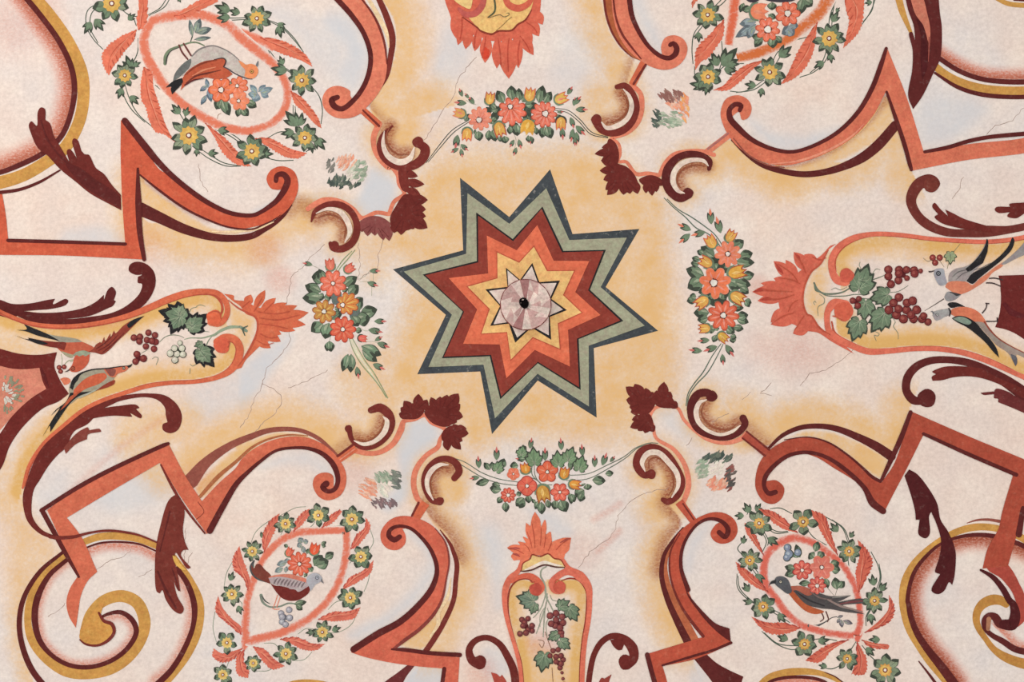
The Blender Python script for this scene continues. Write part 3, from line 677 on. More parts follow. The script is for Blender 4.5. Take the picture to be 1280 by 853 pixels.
# bottom left, left arm
frame('terracotta scroll at lower left with an open box of straight bars', (200, 600),
 "@300,500 440,365 400,368 372,390 365,430 395,485 440,503 500,480 528,430 528,360 490,290 420,225 330,188 240,185 140,210 60,252 10,295 @0,500 1180,340 1100,412 1010,507! 930,385 842,218! 820,232 560,345 400,430 237,552! 300,690 @0,640 390,322! 350,385 333,450 345,520 380,580! 392,500 405,420 440,345 487,300! 410,130 335,30 @0,500 335,590! 560,455 800,315! 900,480 1035,672! 1070,630 1120,520 1185,415 @300,500 40,362 100,310 180,255 270,240 350,245 420,275 470,330 490,400 470,440 465,380",
 [("@300,500 432,420 414,436 440,458 475,445 490,400 470,330 420,275 350,245 270,240 180,255 100,310 40,362 @0,500 1185,418 1120,525 1050,655", [8, 7, 5.5, 5.5, 6, 7, 6, 4.5, 3.5, 3.5, 4, 5, 6.5, 7.5, 8]), ("@0,500 842,219 820,227 560,347 400,432 208,553", [4, 5, 5.5, 5.5, 5]), ("@0,500 215,560 270,660 330,770 @0,640 395,325", [6, 6, 5.5, 3])], (),
 [("@0,500 805,325 870,450 940,560 1025,668", [2, 3.5, 3, 2], 'edge'), ("@0,500 990,510 1020,560 980,600", [.6, .6, .6], 'edge')],
 [("@0,500 955,405 1030,315 1150,230 @300,500 60,182 130,157 200,147 300,153 390,192 450,242 488,280", [19, 13, 9, 7.5, 6.5, 6, 5, 5, 4, 3], 'brown'), ("@0,500 1000,485 1090,385 1180,310 @300,500 60,238 140,198 240,176 340,180", [4, 5, 4, 3, 2.5, 2, 1], (176, 104, 70))], col=(212, 110, 84))
R('link_bar', "@300,500 495,298 580,240", [9, 9], 'orange', 7, cap=False); R('shadow_line', "@300,500 488,282 565,225", [3, 3], 'edge', 9, label='dark edge of the link bar')
R('highlight', "@300,500 500,300 575,245", [1.5, 1.5], 'salmon', 9)
# bottom left, right arm
frame('terracotta scroll at lower left ending in a long spike beside the bottom panel', (540, 790),
 "@430,746,7.975 70,556! 200,600 430,652 700,692 1005,718! 980,900! 1135,900! 1155,590! 850,572 600,545 470,528! 600,432 740,320 850,210 930,100 990,0 @540,640 75,330 88,225 62,150 10,77 @300,500 880,590 800,582 745,605 705,660 708,710 740,745 790,750 825,720 828,680 812,645! 850,642 910,695 960,765 985,850 @240,640 1200,380 1130,470 1040,550 930,610 810,685",
 [("@300,500 798,685 772,700 745,680 750,652 790,632 850,642 910,692 960,762 985,850 @240,640 1200,380 1130,470 1040,550 930,610 808,688", [6, 7, 6.5, 5, 4, 4, 4.5, 5, 5.5, 7, 7.5, 8, 8.5, 8]), ("@430,746,7.975 475,525 600,530 850,562 1155,582", [2, 5, 5, 5.5]), ("@430,746,7.975 1000,720 975,900", [5, 5])], (),
 [("@540,640 15,82 66,152 86,245 72,335 @430,746,7.975 980,20 900,170 760,320 600,440 490,525", [1, 2, 2, 2, 3, 4, 4.5, 4.5, 3], (140, 66, 60))],
 [("@300,500 1000,650 1050,720 @540,640 105,195 124,260 118,350 @430,746,7.975 1092,35 1000,250 900,420 815,545", [1, 4, 5, 6, 6, 6, 6.5, 7, 7], 'edge')], col=(214, 106, 84))
R('link_bar', "@300,500 928,515 878,592", [11, 11], 'orange', 7, cap=False); R('shadow_line', "@300,500 893,515 860,580", [3, 2.5], 'edge', 9, label='dark edge of the link bar')
R('highlight', "@540,640 95,330 80,420 30,510 @430,746,7.975 940,270 860,400", [1, 4, 5, 5, 2], (240, 208, 168), 5)
# bottom right, left arm
frame('terracotta scroll at lower right, its foot stepping left beside the bottom panel', (850, 740),
 "@800,640 378,65 352,110 370,145 410,160 460,145 487,100 475,45 430,10 370,2 310,20 250,55 190,110 155,190 145,260 155,340 185,430 230,520 318,625! 270,640 32,712! 75,852 100,960! 160,960! 130,830 112,772! 280,735 455,662! @860,746,7.975 415,430! 300,350 200,260 100,130 40,30 @800,640 300,480 240,390 206,285 210,190 240,120 290,60 350,38 400,50",
 [("@800,640 395,103 425,125 440,90 410,50 350,35 290,60 240,120 210,190 205,280 240,390", [6, 6, 6.5, 5, 4, 3.5, 3.5, 4, 4.5, 6]), ("@800,640 455,655 370,690 270,720 112,768", [3.5, 3, 3, 2.5]), ("@800,640 36,715 55,790 95,930", [6, 6, 6])], (),
 [("@800,640 200,108 155,190 146,270 160,360 205,470 265,560 315,622", [1, 2, 2.2, 2.5, 3, 4, 4], 'edge')],
 [("@800,640 205,110 150,180 125,260 135,350 175,450 225,550 275,640", [2, 4, 6, 7, 8.5, 10, 9], (186, 104, 72)), ("@800,640 215,80 160,150 120,220 108,320 135,430 185,545 240,655", [2, 4, 5, 6, 7, 8.5, 10], 'dark')], col=(190, 86, 66))
F('end_shadow', "@860,746,7.975 -20,-60 20,0 150,150 280,270 412,318! 425,450! 330,385 200,265 90,130 0,0", 'dark', 13)
R('link_bar', "@760,500 355,510 425,605", [11, 9], (196, 92, 72), 7, cap=False); R('shadow_line', "@760,500 375,520 428,598", [2, 2], 'edge', 9, label='dark edge of the link bar')
# bottom right, right arm
frame('terracotta scroll at lower right with a V and long bars to the right edge', (1060, 590),
 "@760,500 785,405 840,403 880,440 870,490 830,520 780,510 740,450 737,390 760,310 810,250 900,200 1000,187 1100,215 1200,280 1270,340 @960,390 525,828 568,852! 630,760 715,498! 1000,622 1290,742 1420,800! @1100,640,7.111 1330,-150 1275,-20 1215,200 1135,485! 910,505! 955,330 1052,150 1085,0 @960,390 1225,815! 1000,717 778,612! 690,790 @980,620,7.975 1080,0 1000,157! 920,130 850,10 @960,390 440,852 330,782 240,727 160,707 80,722 10,792 @760,500 790,388",
 [("@760,500 836,462 803,468 780,432 787,385 830,330 900,280 980,263 1060,275 1150,322 1280,440 @960,390 430,845 @980,620,7.975 880,70 985,152", [6, 6, 5, 6, 5.5, 5, 4.5, 4.5, 5, 6, 7, 9, 8]), ("@960,390 712,502 660,640 612,745 568,838", [5, 6.5, 6, 4]), ("@960,390 776,610 1000,712 1240,815", [4, 5, 5]), ("@1100,640,7.111 1270,-30 1232,200", [6, 8])], (),
 [("@760,500 880,200 1000,187 1100,213 1200,278 1270,338 @960,390 520,825 560,848", [1, 1.5, 2, 2.5, 3, 4, 4], 'dark')],
 [("@760,390 800,685 870,620 960,580 1060,572 @960,390 260,574 350,587 450,627 540,672 615,722", [3, 5, 6, 6.5, 7, 7.5, 9, 11, 12], 'dark')], col=(176, 80, 62))
R('link_bar', "@760,390 680,615 800,715", [10, 10], (180, 84, 68), 7, cap=False)
for s in ("@760,390 692,598 805,690", "@760,390 672,632 785,720"): R('shadow_line', s, [2, 2.5], 'edge', 9, label='dark edge of the link bar')

# ================================================================ scalloped rims of the four corner panels
GR = 'scalloped coral rims of the corner panels'
for lab, at, s, w, c in (
 ('coral scalloped rim on the upper left corner panel, beside the star', (500, 250), "@300,0 695,620 668,690 682,770 745,840 @280,190 830,72 868,115 875,160 902,208 850,250 825,312! 760,304 690,332 640,282 570,247 500,242 445,268 420,285", [8, 7, 6, 6, 5, 5, 5, 5, 5, 5, 5, 6, 6, 7, 7, 7, 6], 'coral'),
 ('coral scalloped rim on the upper right corner panel, beside the star', (810, 190), "@540,0 1000,425 1042,470 1048,540 1030,610 980,662 895,692! 932,720 940,770 930,808 @800,190 -70,50 -20,110 40,108 97,118! 125,60 170,15 250,0 320,0 370,15", [6, 6, 7, 6, 5, 4, 4, 4, 4, 4, 5, 5, 5, 6, 6, 7, 6, 5], 'coral'),
 ('coral scalloped rim on the lower left corner panel, beside the star', (500, 560), "@300,500 580,255 640,268 700,262 765,220 805,150 820,107 870,98 925,77 955,112 1025,150 1000,200 990,235 930,280 880,350 868,420 885,490 900,510", [7, 6, 6, 7, 8, 6, 5, 5, 5, 5, 5, 6, 6, 7, 7, 7, 6], 'coral'),
 ('coral scalloped rim on the lower right corner panel, beside the star', (850, 540), "@760,500 372,525 402,430 385,330 330,250 240,190 225,130 210,85 242,38 345,40 380,100 440,160 500,200 590,216 670,192 690,170", [6, 7, 6, 5, 4, 4, 4, 4, 4, 4, 4, 4, 5, 6, 6], (232, 138, 112))):
    thing('scalloped_rim', lab, 'rim', at[0], at[1], GR); CUR['label'] = lab
    R('coral_line', s, w, c, 5)

# ================================================================ small c-scrolls
GC = 'maroon c-scrolls'
def cscroll(lab, at, s, w, cream, cw, inner, ball=None, c='edge'):
    thing('c_scroll', lab, 'scroll ornament', at[0], at[1], GC)
    R('scroll', s, w, c, 8)
    if inner: wl(N_, .72, 13, 'B', inner, 3); wl(O_, .8, 34, 'B', inner, 8)
    if ball: MB(11).disc(ball[0], ball[1], ball[2], c, 18, .04).build('scroll_end')
    R('highlight', cream, cw, 'cream', 12)
    if inner: R('inner_line', inner, [.8, 2, 2, .8], (150, 84, 60), 12)
T(280, 190)
cscroll('maroon c-scroll under the upper left panel, above the left garland', (420, 275), "@280,190 437,348 455,300 510,268 570,262 625,290 658,340 664,400 640,455 590,485 545,480 532,458", [2, 6, 8, 8, 8, 8, 9, 9, 9, 8, 5], "@280,190 460,308 520,285 580,300 618,350 630,400 605,452", [1, 4, 6.5, 7, 6, 1.5], "@280,190 470,328 530,312 582,335 608,375 602,430", tp(552, 470) + (6,))
T(300, 0)
cscroll('maroon c-scroll at the right end of the upper left panel, near the top garland', (500, 180), "@300,0 762,630 715,680 700,730 722,790 790,832 865,828 915,790 925,745 890,715", [2, 7, 8, 9, 10, 11, 12, 12, 9], "@300,0 722,655 716,720 740,780 800,812 850,792 872,738", [1, 5, 7, 8, 7, 1.5], "@300,0 748,635 730,690 748,740 790,772 838,770", tp(890, 712) + (7,))
T(540, 0)
cscroll('maroon c-scroll at the right end of the top garland', (780, 140), "@540,0 925,435 965,430 1005,475 1022,540 1000,610 950,655 890,665 845,645 820,605", [6, 8, 8, 8, 8, 9, 9, 10, 11], "@540,0 955,445 985,480 998,535 975,595 920,632 872,640 848,612", [1, 4.5, 6, 6, 6.5, 5, 1.5], "@540,0 950,462 978,510 970,565 920,605 870,615", tp(822, 598) + (6.5,))
T(800, 190)
cscroll('maroon c-scroll above the right garland', (865, 215), "@800,190 345,85 348,48 310,20 240,12 180,35 140,85 130,140 150,195 200,232 245,215", [5, 7, 8, 8.5, 9, 11, 11, 11, 10, 9], "@800,190 342,72 320,47 270,40 210,58 172,100 165,150 190,195 222,207", [1, 4.5, 5.5, 6.5, 7, 7, 5, 1.2], "@800,190 330,70 260,68 205,95 185,140 200,180", tp(240, 206) + (6.5,), 'dark')
T(300, 500)
cscroll('maroon c-scroll below the left garland', (460, 535), "@300,500 545,140 560,200 610,240 670,235 735,185 760,120 742,70 700,40 655,52", [7, 5.5, 5, 5, 6, 8, 11, 11, 8], "@300,500 572,205 620,222 680,203 725,155 735,105 716,84", [1.5, 4.5, 5.5, 7, 5.5, 1.2], "@300,500 580,195 625,208 670,190 705,150 718,100", tp(542, 145) + (4.5,))
cscroll('maroon c-scroll at the left end of the bottom garland', (545, 600), "@300,500 1072,392 1095,360 1080,318 1040,296 990,300 940,340 918,400 930,460 960,503 1000,512", [8, 9, 9, 8, 7, 6, 6, 6, 7, 8], "@300,500 1042,325 1000,325 960,352 936,400 940,450 966,500", [1.2, 5, 6.5, 6, 5, 1.5], "@300,500 1050,340 1005,340 968,370 952,410 962,470", tp(1000, 506) + (5,))
T(760, 500)
cscroll('maroon c-scroll at the right end of the bottom garland', (820, 595), "@760,500 222,370 180,375 142,325 160,262 220,235 290,265 345,340 372,410 350,475 300,510 275,500", [8, 9, 9, 8.5, 7.5, 7, 7, 7, 8, 8, 6], "@760,500 185,358 170,312 200,268 250,265 300,310 345,372 350,430 318,488", [1.2, 6, 7, 7, 7, 6.5, 5, 1.5], "@760,500 205,345 205,305 235,288 285,315 322,370 325,440 300,480", tp(215, 372) + (6,))
T(760, 390)
cscroll('maroon c-scroll below the right garland', (890, 520), "@760,390 525,425 495,405 450,412 420,460 420,530 450,588 510,622 590,632 650,607 685,560 675,532", [9, 10, 10, 11, 10, 8, 6, 6, 7, 8.5, 9], "@760,390 492,440 456,455 440,500 452,550 495,592 560,614 620,598 660,568", [1.2, 5.5, 6.5, 6, 4.5, 4, 4, 1.5], "@760,390 482,455 466,500 482,540 530,578 600,588 650,558", tp(518, 422) + (7,), 'dark')

# ================================================================ maroon leaf tufts at the panel corners
GT = 'maroon acanthus tufts pointing at the star'
def tuft(lab, at, items):
    thing('acanthus_tuft', lab, 'leaf ornament', at[0], at[1], GT)
    for t, body, lo, cc in items:
        m = MB(6); T(*t); pts = P(body)
        lobes(lo, cc, m); m.fill(pts, cc)
        x0 = sum(p[0] for p in pts) / len(pts); y0 = sum(p[1] for p in pts) / len(pts)
        for it in lo.split():
            v = [float(q) for q in it.split(',')]; x, y = tp(v[0] + (v[2] - v[0]) * .8, v[1] + (v[3] - v[1]) * .8)
            m.rib([(x0 * .6 + x * .4, y0 * .6 + y * .4, 0), (x, y, 0)], [.5, .7], (96, 40, 38))
        m.build('frond')
tuft('ragged maroon leaf tuft at the corner of the upper left panel', (510, 265), [
 ((280, 190), "875,75 900,72 918,110 918,200 890,190", "890,100,968,122,42 895,150,1000,162,48 905,185,980,212,44 890,80,935,90,34", 'edge'),
 ((280, 190), "905,212 950,222 985,290 965,365 905,395 850,392 830,335 860,270", "920,240,1017,240,60 930,280,1008,288,54 930,310,1008,322,54 930,330,1016,380,66 920,340,950,385,54 890,340,885,414,60 860,350,850,405,50", 'maroon'),
 ((280, 190), "678,352 720,325 770,322 812,340 835,365 790,390 700,385", "720,350,718,420,50 750,350,755,418,50 785,350,797,440,54 815,360,826,444,50 690,360,690,400,40", (140, 76, 74))])
tuft('ragged maroon leaf tuft at the corner of the upper right panel', (790, 215), [
 ((540, 0), "885,695 915,712 935,770 925,822 890,820 872,770", "915,730,850,738,40 915,755,815,770,44 915,780,848,802,46 915,800,868,828,44", 'maroon'),
 ((480, 200, 3.5556), "1005,0 1035,15 1080,32 1118,75 1128,120 1060,132 1010,112 1000,60", "1030,20,965,2,40 1030,45,960,48,40 1030,70,976,88,42 1040,90,985,132,46 1050,100,992,155,42 1070,100,1064,154,48 1085,100,1093,150,46 1110,90,1127,150,46", 'maroon'),
 ((800, 190), "-5,140 40,118 75,120 110,142 112,162 60,172 20,168", "55,140,60,218,46 75,140,82,200,40 85,140,112,168,40 30,150,30,206,36", 'maroon')])
tuft('ragged maroon leaf tuft at the corner of the lower left panel', (560, 520), [
 ((300, 360), "803,650 830,605 880,590 922,612 895,650 845,658", "850,630,803,600,50 860,620,820,566,52 880,615,850,580,50 890,610,892,532,56 905,615,936,560,50 830,640,795,630,40", 'maroon'),
 ((300, 360), "922,622 950,585 1010,568 1070,590 1082,640 1045,692 985,688 945,662", "980,610,955,548,46 1000,600,1000,545,54 1020,600,1036,536,56 1040,600,1092,530,66 1050,620,1100,582,56 1050,630,1114,645,54 1040,650,1084,672,50", 'maroon'),
 ((300, 360), "1025,706 1065,688 1108,708 1100,745 1065,772 1020,772 1006,740", "1070,720,1142,728,56 1060,740,1112,766,46 1050,750,1104,808,46 1030,750,1040,814,46 1060,710,1090,688,40 1070,710,1132,704,48", 'maroon')])
tuft('ragged maroon leaf tuft at the corner of the lower right panel', (800, 515), [
 ((760, 390), "140,400 200,398 238,430 228,480 190,515 140,505 115,460", "160,430,90,376,56 170,430,134,362,64 190,430,190,382,54 200,440,226,402,50 150,450,92,440,54 150,470,108,478,50 160,490,114,502,46", 'maroon'),
 ((760, 390), "232,425 268,392 312,420 340,474 290,482 240,467", "270,440,280,352,60 290,440,312,400,50 250,440,242,394,46 310,450,348,480,46", 'maroon'),
 ((760, 390), "160,512 208,512 226,580 192,600 155,570", "180,530,120,540,46 180,550,112,578,48 185,560,150,594,44 200,560,184,606,48 205,560,230,600,44", 'maroon')])
# ================================================================ rings and volutes in the four corners
GV = 'ochre ring volutes in the corners'
def ring(name, lab, at, ochre, lines, extra=None):
    thing(name, lab, 'ring ornament', at[0], at[1], GV)
    for s, w in ochre: R('ochre_band', s, w, (206, 150, 80), 3)
    for s, w in lines: R('maroon_line', s, w, 'dark', 6)
ring('ring_ornament', 'large ochre and maroon ring cut by the upper left corner', (60, 100),
 [("@0,0 150,-40 252,80 345,220 405,360 418,470 395,610 320,745 @0,190 240,45 120,115 0,153 -120,170", [14, 15, 16, 16.5, 15, 15, 15, 15, 15.5, 16, 16])],
 [("@0,0 105,-40 205,80 298,210 358,340 373,450 354,570 308,680 218,765 100,825 @0,190 0,103 -120,125", [7, 7, 7, 7, 7, 6.5, 6.5, 6.5, 6.5, 6, 6]), ("@0,190 300,92 200,150 100,188 0,203 -120,215", [2, 3.5, 4, 4.5, 4.5])])
ring('ring_ornament', 'ochre and maroon ring cut by the upper right corner, right of the dark leaf', (1230, 60),
 [("@960,0 835,330 880,368 955,410 1080,445 1290,455 1400,440", [9, 10, 11, 11, 11.5, 11]), ("@960,0 650,-20 672,60 715,165", [9, 8, 4]), ("@960,0 1130,-15 1200,18 1330,30", [5, 6, 6])],
 [("@960,0 855,292 955,355 1080,398 1290,410 1400,395", [6, 6, 6, 6.5, 6]), ("@960,0 835,366 950,437 1080,475 1290,485 1400,470", [3, 5, 5.5, 5.5, 5]), ("@960,0 1230,0 1330,5", [2, 3])])
ring('ring_ornament', 'open ochre and maroon ring with an inner volute in the lower left corner', (140, 760),
 [("@0,640 320,222 220,315 155,430 140,560 165,650 235,735 330,795 430,812 560,785 655,715 712,620 722,540 685,455 610,422 520,445 450,515 415,600", [7, 9, 9, 9, 11, 13, 15, 13, 13, 13, 14, 15, 15, 15, 14, 12, 8]),
  ("@0,640 400,158 500,125 600,122 700,138 785,172", [8, 9, 9.5, 9, 8]), ("@0,640 870,228 940,330 997,450 993,580 945,700 865,810 780,900", [7, 9.5, 10, 10, 10, 10, 10])],
 [("@0,640 315,202 200,300 120,430 97,550 112,670 160,790 245,900", [4, 5.5, 6, 6.5, 7, 7.5, 8]), ("@0,640 335,240 245,320 188,430 174,530 197,640 262,720 350,768 450,777 560,743 640,680 682,600 660,540 605,503 545,510 500,530", [5, 6, 8, 8, 7, 5.5, 5.5, 5.5, 5.5, 6, 6.5, 6.5, 5.5, 4, 3]),
  ("@0,640 410,188 500,157 600,151 700,163 782,197", [2, 2.5, 2.5, 2.5, 2]), ("@0,640 888,285 940,365 972,470 966,570 925,680 858,790 780,870", [6, 7, 7.5, 6, 6.5, 7, 8])])
MB(8).fill("@0,640 520,448 450,520 405,590 400,635 440,665 490,668 540,640 565,600 555,565 505,535", (214, 154, 82)).build('volute_eye')
R('maroon_line', "@0,640 495,505 520,545 560,562 572,600 545,640 490,668 430,662 400,640", [2.5, 4, 4.5, 4, 4, 3, 2.5, 1.5], 'edge', 11)
ring('ring_ornament', 'ochre and maroon ring in the lower right corner with a dark coiled centre', (1195, 760),
 [("@1100,640,7.111 1400,330 1290,250 1150,180 1000,142 850,137 700,172 560,245 400,365 290,485 222,625 204,780 @1100,733,7.111 208,110 222,250 262,380 350,530 450,670 590,840 660,940", [9, 9, 8.5, 8.5, 9, 8.5, 8.5, 9, 9.5, 10, 10, 10, 10, 10, 10.5, 11.5, 11, 11])],
 [("@1100,640,7.111 1400,400 1290,312 1150,255 1000,215 850,205 700,225 540,285 400,405 310,525 262,660 245,800 @1100,733,7.111 250,150 272,270 330,420 420,560 540,710 680,900", [6, 6, 5.5, 5.5, 5, 4, 3.5, 4.5, 5, 5, 5.5, 6, 7, 8, 9, 11, 12]), ("@1100,733,7.111 345,670 440,790 520,900", [1.5, 3, 4])])
R('ochre_band', "@1100,733,7.111 1120,165 1070,128 1000,122 920,155 868,220 855,300 880,380 940,470 1010,560 1110,630 1280,690 1380,690", [8, 12, 13, 12, 10, 9, 8, 7, 8, 11, 13, 13], (196, 138, 72), 3)
R('red_hook', "@1100,640,7.111 1020,470 1110,540 1200,670 @1100,733,7.111 1235,80 1262,200 1258,290 1225,350", [22, 18, 13, 13, 12, 9, 3], (178, 78, 66), 7)
R('maroon_line', "@1100,640,7.111 895,518 1000,580 1090,685 1150,790 @1100,733,7.111 1180,160 1200,260 1170,340 1100,340", [3, 6, 7.5, 8, 9, 13, 15, 12], 'deep', 9)
R('maroon_line', "@1100,733,7.111 1130,360 1060,330 1020,275 965,262 925,300 930,370 985,430 1090,490 1200,560 1380,600", [9, 11, 10, 7, 6, 6, 6, 7.5, 8, 8], 'dark', 8)
R('coil_end', "@1100,733,7.111 965,292 958,380", [6, 5], (176, 120, 92), 11)
R('outer_line', "@1100,640,7.111 770,102 860,75 960,70 1060,85", [.8, 2.5, 3.2, 4], 'brown', 4)
ring('ring_ornament', 'top of an ochre ring cut by the lower edge, under the lower right wreath', (1003, 850),
 [("@910,746,7.975 300,900 380,825 450,790 600,757 750,747 900,762 1010,795 1110,850 1160,900", [7, 7.5, 8.5, 9.5, 8.5, 7, 6, 5, 5])],
 [("@910,746,7.975 330,930 420,850 550,812 700,802 850,815 960,850 1020,900", [3, 4, 4, 4, 4, 4, 4]), ("@910,746,7.975 960,755 1060,795 1150,860", [.8, 1.5, 1.5])])
ring('ring_ornament', 'tip of an ochre ring just showing at the lower edge, under the lower left wreath', (375, 851),
 [("@240,640 440,880 500,855 560,847 620,850 680,862 720,885", [3, 4, 4, 4, 4, 3])], [("@240,640 480,890 560,868 660,880", [2, 2, 2])])

# ================================================================ dark acanthus leaves over the rings
GA = 'dark acanthus leaves lying over the rings'
def aleaf(lab, at, items):
    thing('acanthus_leaf', lab, 'leaf ornament', at[0], at[1], GA)
    for nm, s, c, lay in items: F(nm, s, c, lay)
aleaf('dark maroon hand-like leaf across the upper left ring', (95, 190), [
 ('blade', "@0,0 190,560 205,538 225,545 228,600! 250,617 270,680 300,730 348,812! 335,755 348,745 368,765 385,795! 362,705 370,693 388,700 408,755! 425,772 445,775 480,840 @0,190 475,40 520,110 560,165 605,215! 607,292! 540,257 450,207 380,150 300,85 240,20 @0,0 190,740 155,665 145,625 158,607 185,630", 'maroon', 9),
 ('shade', "@0,190 330,60 400,80 480,140 560,190 600,225! 603,280! 520,235 420,170", 'dark', 12)])
R('vein', "@0,0 205,600 240,700 320,800 @0,190 400,90 560,215", [1, 2, 2, 1.5, .8], 'dark', 13)
aleaf('broad dark maroon leaf with a pink highlight at the top right', (1155, 60), [
 ('blade', "@960,0 680,-40! 850,-40! 858,60 868,140 860,290 820,380 772,480 725,547! 700,480 720,350 722,250 705,165 718,160 735,205! 728,130 700,50", 'dark', 9),
 ('pink_highlight', "@960,0 705,-30! 765,-20 795,70 810,150 806,235! 775,130 735,70", (206, 122, 100), 12),
 ('shade', "@960,0 742,95! 770,120 790,200 795,330 770,400! 762,280 765,180", 'deep', 14)])
R('highlight', "@960,0 806,190 800,310", [2.5, .8], (160, 84, 74), 16)
aleaf('dark maroon leaf hanging over the right side of the lower left ring', (215, 680), [
 ('blade', "@0,500 878,475! 922,545 915,650 925,710 943,750! 918,752 @0,640 905,215 955,280! 938,285 905,240 880,205 872,240 885,290 903,398! 890,392 868,345! 886,420 920,488 905,510 870,495 830,440 812,392 800,408! 785,400 775,270 785,150 800,80 @0,500 835,520 855,490", (124, 56, 48), 9),
 ('ochre_fold', "@0,640 864,218! 880,225 905,262 935,292! 915,292 885,268 870,245", (222, 172, 90), 13)])
for s, w in (("@0,640 790,300 830,390 880,480", [2, 3, 2]), ("@0,640 860,280 880,340 893,395", [1, 2, 1]), ("@0,500 850,560 800,760", [2, 1])): R('vein', s, w, 'dark', 12)
aleaf('dark maroon leaf hanging over the left side of the lower right ring', (1175, 670), [
 ('blade', "@960,390 682,820! 705,788! 745,812 800,880 845,960 @960,640 862,40 900,100 935,190 938,250 930,330 920,366! 905,352 880,395 850,412 820,400 817,385 860,312! 835,302 835,292 855,230 865,150 845,70 815,0! 805,20 808,110 790,132 770,128 752,112 757,40! 748,40 738,40! 735,0 @960,390 715,920", 'deep', 9)])
aleaf('dark maroon leaf tip under the lower left spike, cut by the lower edge', (500, 842), [
 ('blade', "@430,746,7.975 640,678! 705,690! 620,800 560,920! 340,920! 410,850 520,770", (112, 52, 52), 5)])
aleaf('dark maroon leaf under the lower right bar, cut by the lower edge', (895, 835), [
 ('blade', "@860,746,7.975 40,598! 175,567! 280,660 400,730 552,800! 535,858 560,940! 290,940! 240,852 140,722", 'dark', 5)])

# ================================================================ maroon acanthus scrolls along the sides
GS = 'maroon acanthus scrolls beside the grape panels'
def ascroll(lab, at): thing('acanthus_scroll', lab, 'scroll ornament', at[0], at[1], GS)
ascroll('maroon acanthus scroll above the left grape panel', (120, 380))
F('frond', "@0,190 -60,735! 0,740 60,760 150,758 240,740 275,735! 265,762 330,735 342,745 330,765 260,785 180,792 118,797! 60,830 -60,800!", 'dark', 5)
F('frond', "@0,190 40,800! 118,797 200,805 320,800 420,780 480,750 520,715! 520,742! 540,690 560,675 580,700 570,742! 580,747! 565,770 540,782 450,820 320,837! 240,845 120,830", 'dark', 6)
F('scroll', "@0,190 60,800! 200,820 320,836 450,825 560,805 640,765 700,705 710,660 690,655 690,625! 712,614 680,615 645,595 650,565 680,550 730,560 770,600 778,660 750,730 690,790 600,830 480,850 350,868 250,866 @0,360 150,167 100,147 30,112 -60,70! -60,40!", (98, 40, 38), 7)
ascroll('maroon acanthus scroll below the left grape panel', (150, 520))
F('stalk', "@0,500 115,480 130,420 180,290 250,190 340,110 @0,360 470,590 540,562 600,560 500,612! 440,680 370,720 330,800 @0,500 290,275 240,335 200,400 170,450 158,540 165,590 210,650 280,682! 275,700! 200,670 140,610 118,540", 'maroon', 6)
F('scroll', "@0,360 400,640! 540,560 640,535 740,528 830,540 890,590 910,650 890,710 850,727 815,710 815,682 838,672! 830,640 825,600 790,562 730,547 640,557 560,580 440,640", (114, 48, 44), 7)
F('frond', "@0,360 400,690! 500,610 600,590 680,585 697,600 680,606! 710,640 705,652 650,625! 662,645! 560,640 440,662", 'maroon', 8)
F('frond', "@0,360 320,800! 370,740 400,715! 440,698 447,712! 500,706 507,720! 440,735 436,757! 380,782 330,830!", (134, 66, 58), 8)
R('tail', "@0,640 250,125 300,130 370,125 450,105 540,94 640,104 700,118 785,152", [4, 4.5, 4, 3, 3, 3, 2.5, 2], 'edge', 14)
ascroll('maroon acanthus scroll above the right grape panel', (1190, 270))
F('scroll', "@960,190 1420,340! 1300,352 1200,370 1080,370 1000,385 920,385 840,360 770,310 740,250 750,215 780,180 790,196! 830,200 860,160 840,125 800,112 740,135 700,190 690,250 720,320 780,380 880,420 1000,427 1100,425 1250,400 1420,360!", (116, 54, 48), 7)
MB(9).disc(*P("@960,190 815,165")[0][:2], 9.5, (122, 58, 50)).build('scroll_end')
F('frond', "@960,190 1100,372! 980,335 930,310 885,288! 900,322! 860,285 832,255 820,272 850,312! 832,325 865,355 950,380 1040,394! 1120,400", 'maroon', 8)
F('frond', "@960,190 1400,230! 1290,252 1205,262 1210,275! 1140,277 1133,290 1150,305 1208,302! 1195,322 1240,332 1290,305 1400,290!", 'maroon', 8)
ascroll('maroon acanthus scroll below the right grape panel', (1210, 480))
R('scroll', "@960,390 770,450 725,440 692,395 697,330 740,275 810,245 900,240 1000,255 1100,298 1200,355 1300,430 1400,520", [8, 11, 10, 10.5, 10, 9, 8.5, 9.5, 12, 15, 18, 18], 'dark', 7)
MB(9).disc(*P("@960,390 793,432")[0][:2], 11.5, 'dark', 18, .03).build('scroll_end')
F('frond', "@960,390 835,290! 820,300 840,312! 818,325 822,345! 870,342 930,327 1030,325 1150,360 1290,440! 1290,400 1150,330 1060,282! 960,272 880,275", 'maroon', 8)
F('frond', "@960,390 1062,405! 1075,415 1130,412! 1130,432 1150,435 1150,452! 1220,480 1400,560! 1400,500! 1240,425 1200,400 1140,385 1130,398!", (112, 50, 50), 8)
ascroll('maroon acanthus scroll left of the bottom grape panel', (620, 830))
R('scroll', "@540,640 238,765 200,742 186,690 217,645 275,630 335,660 378,725 408,795 425,940", [12, 11, 8.5, 7.5, 7, 8, 9, 10, 10], 'maroon', 6)
MB(8).disc(*P("@540,640 238,752")[0][:2], 8.5, 'maroon', 16, .05).build('scroll_end')
F('frond', "@540,640 295,803! 325,812 340,825 350,815! 372,850 385,940! 330,940! 310,850", (178, 78, 66), 7)
ascroll('maroon acanthus scroll right of the bottom grape panel', (780, 830))
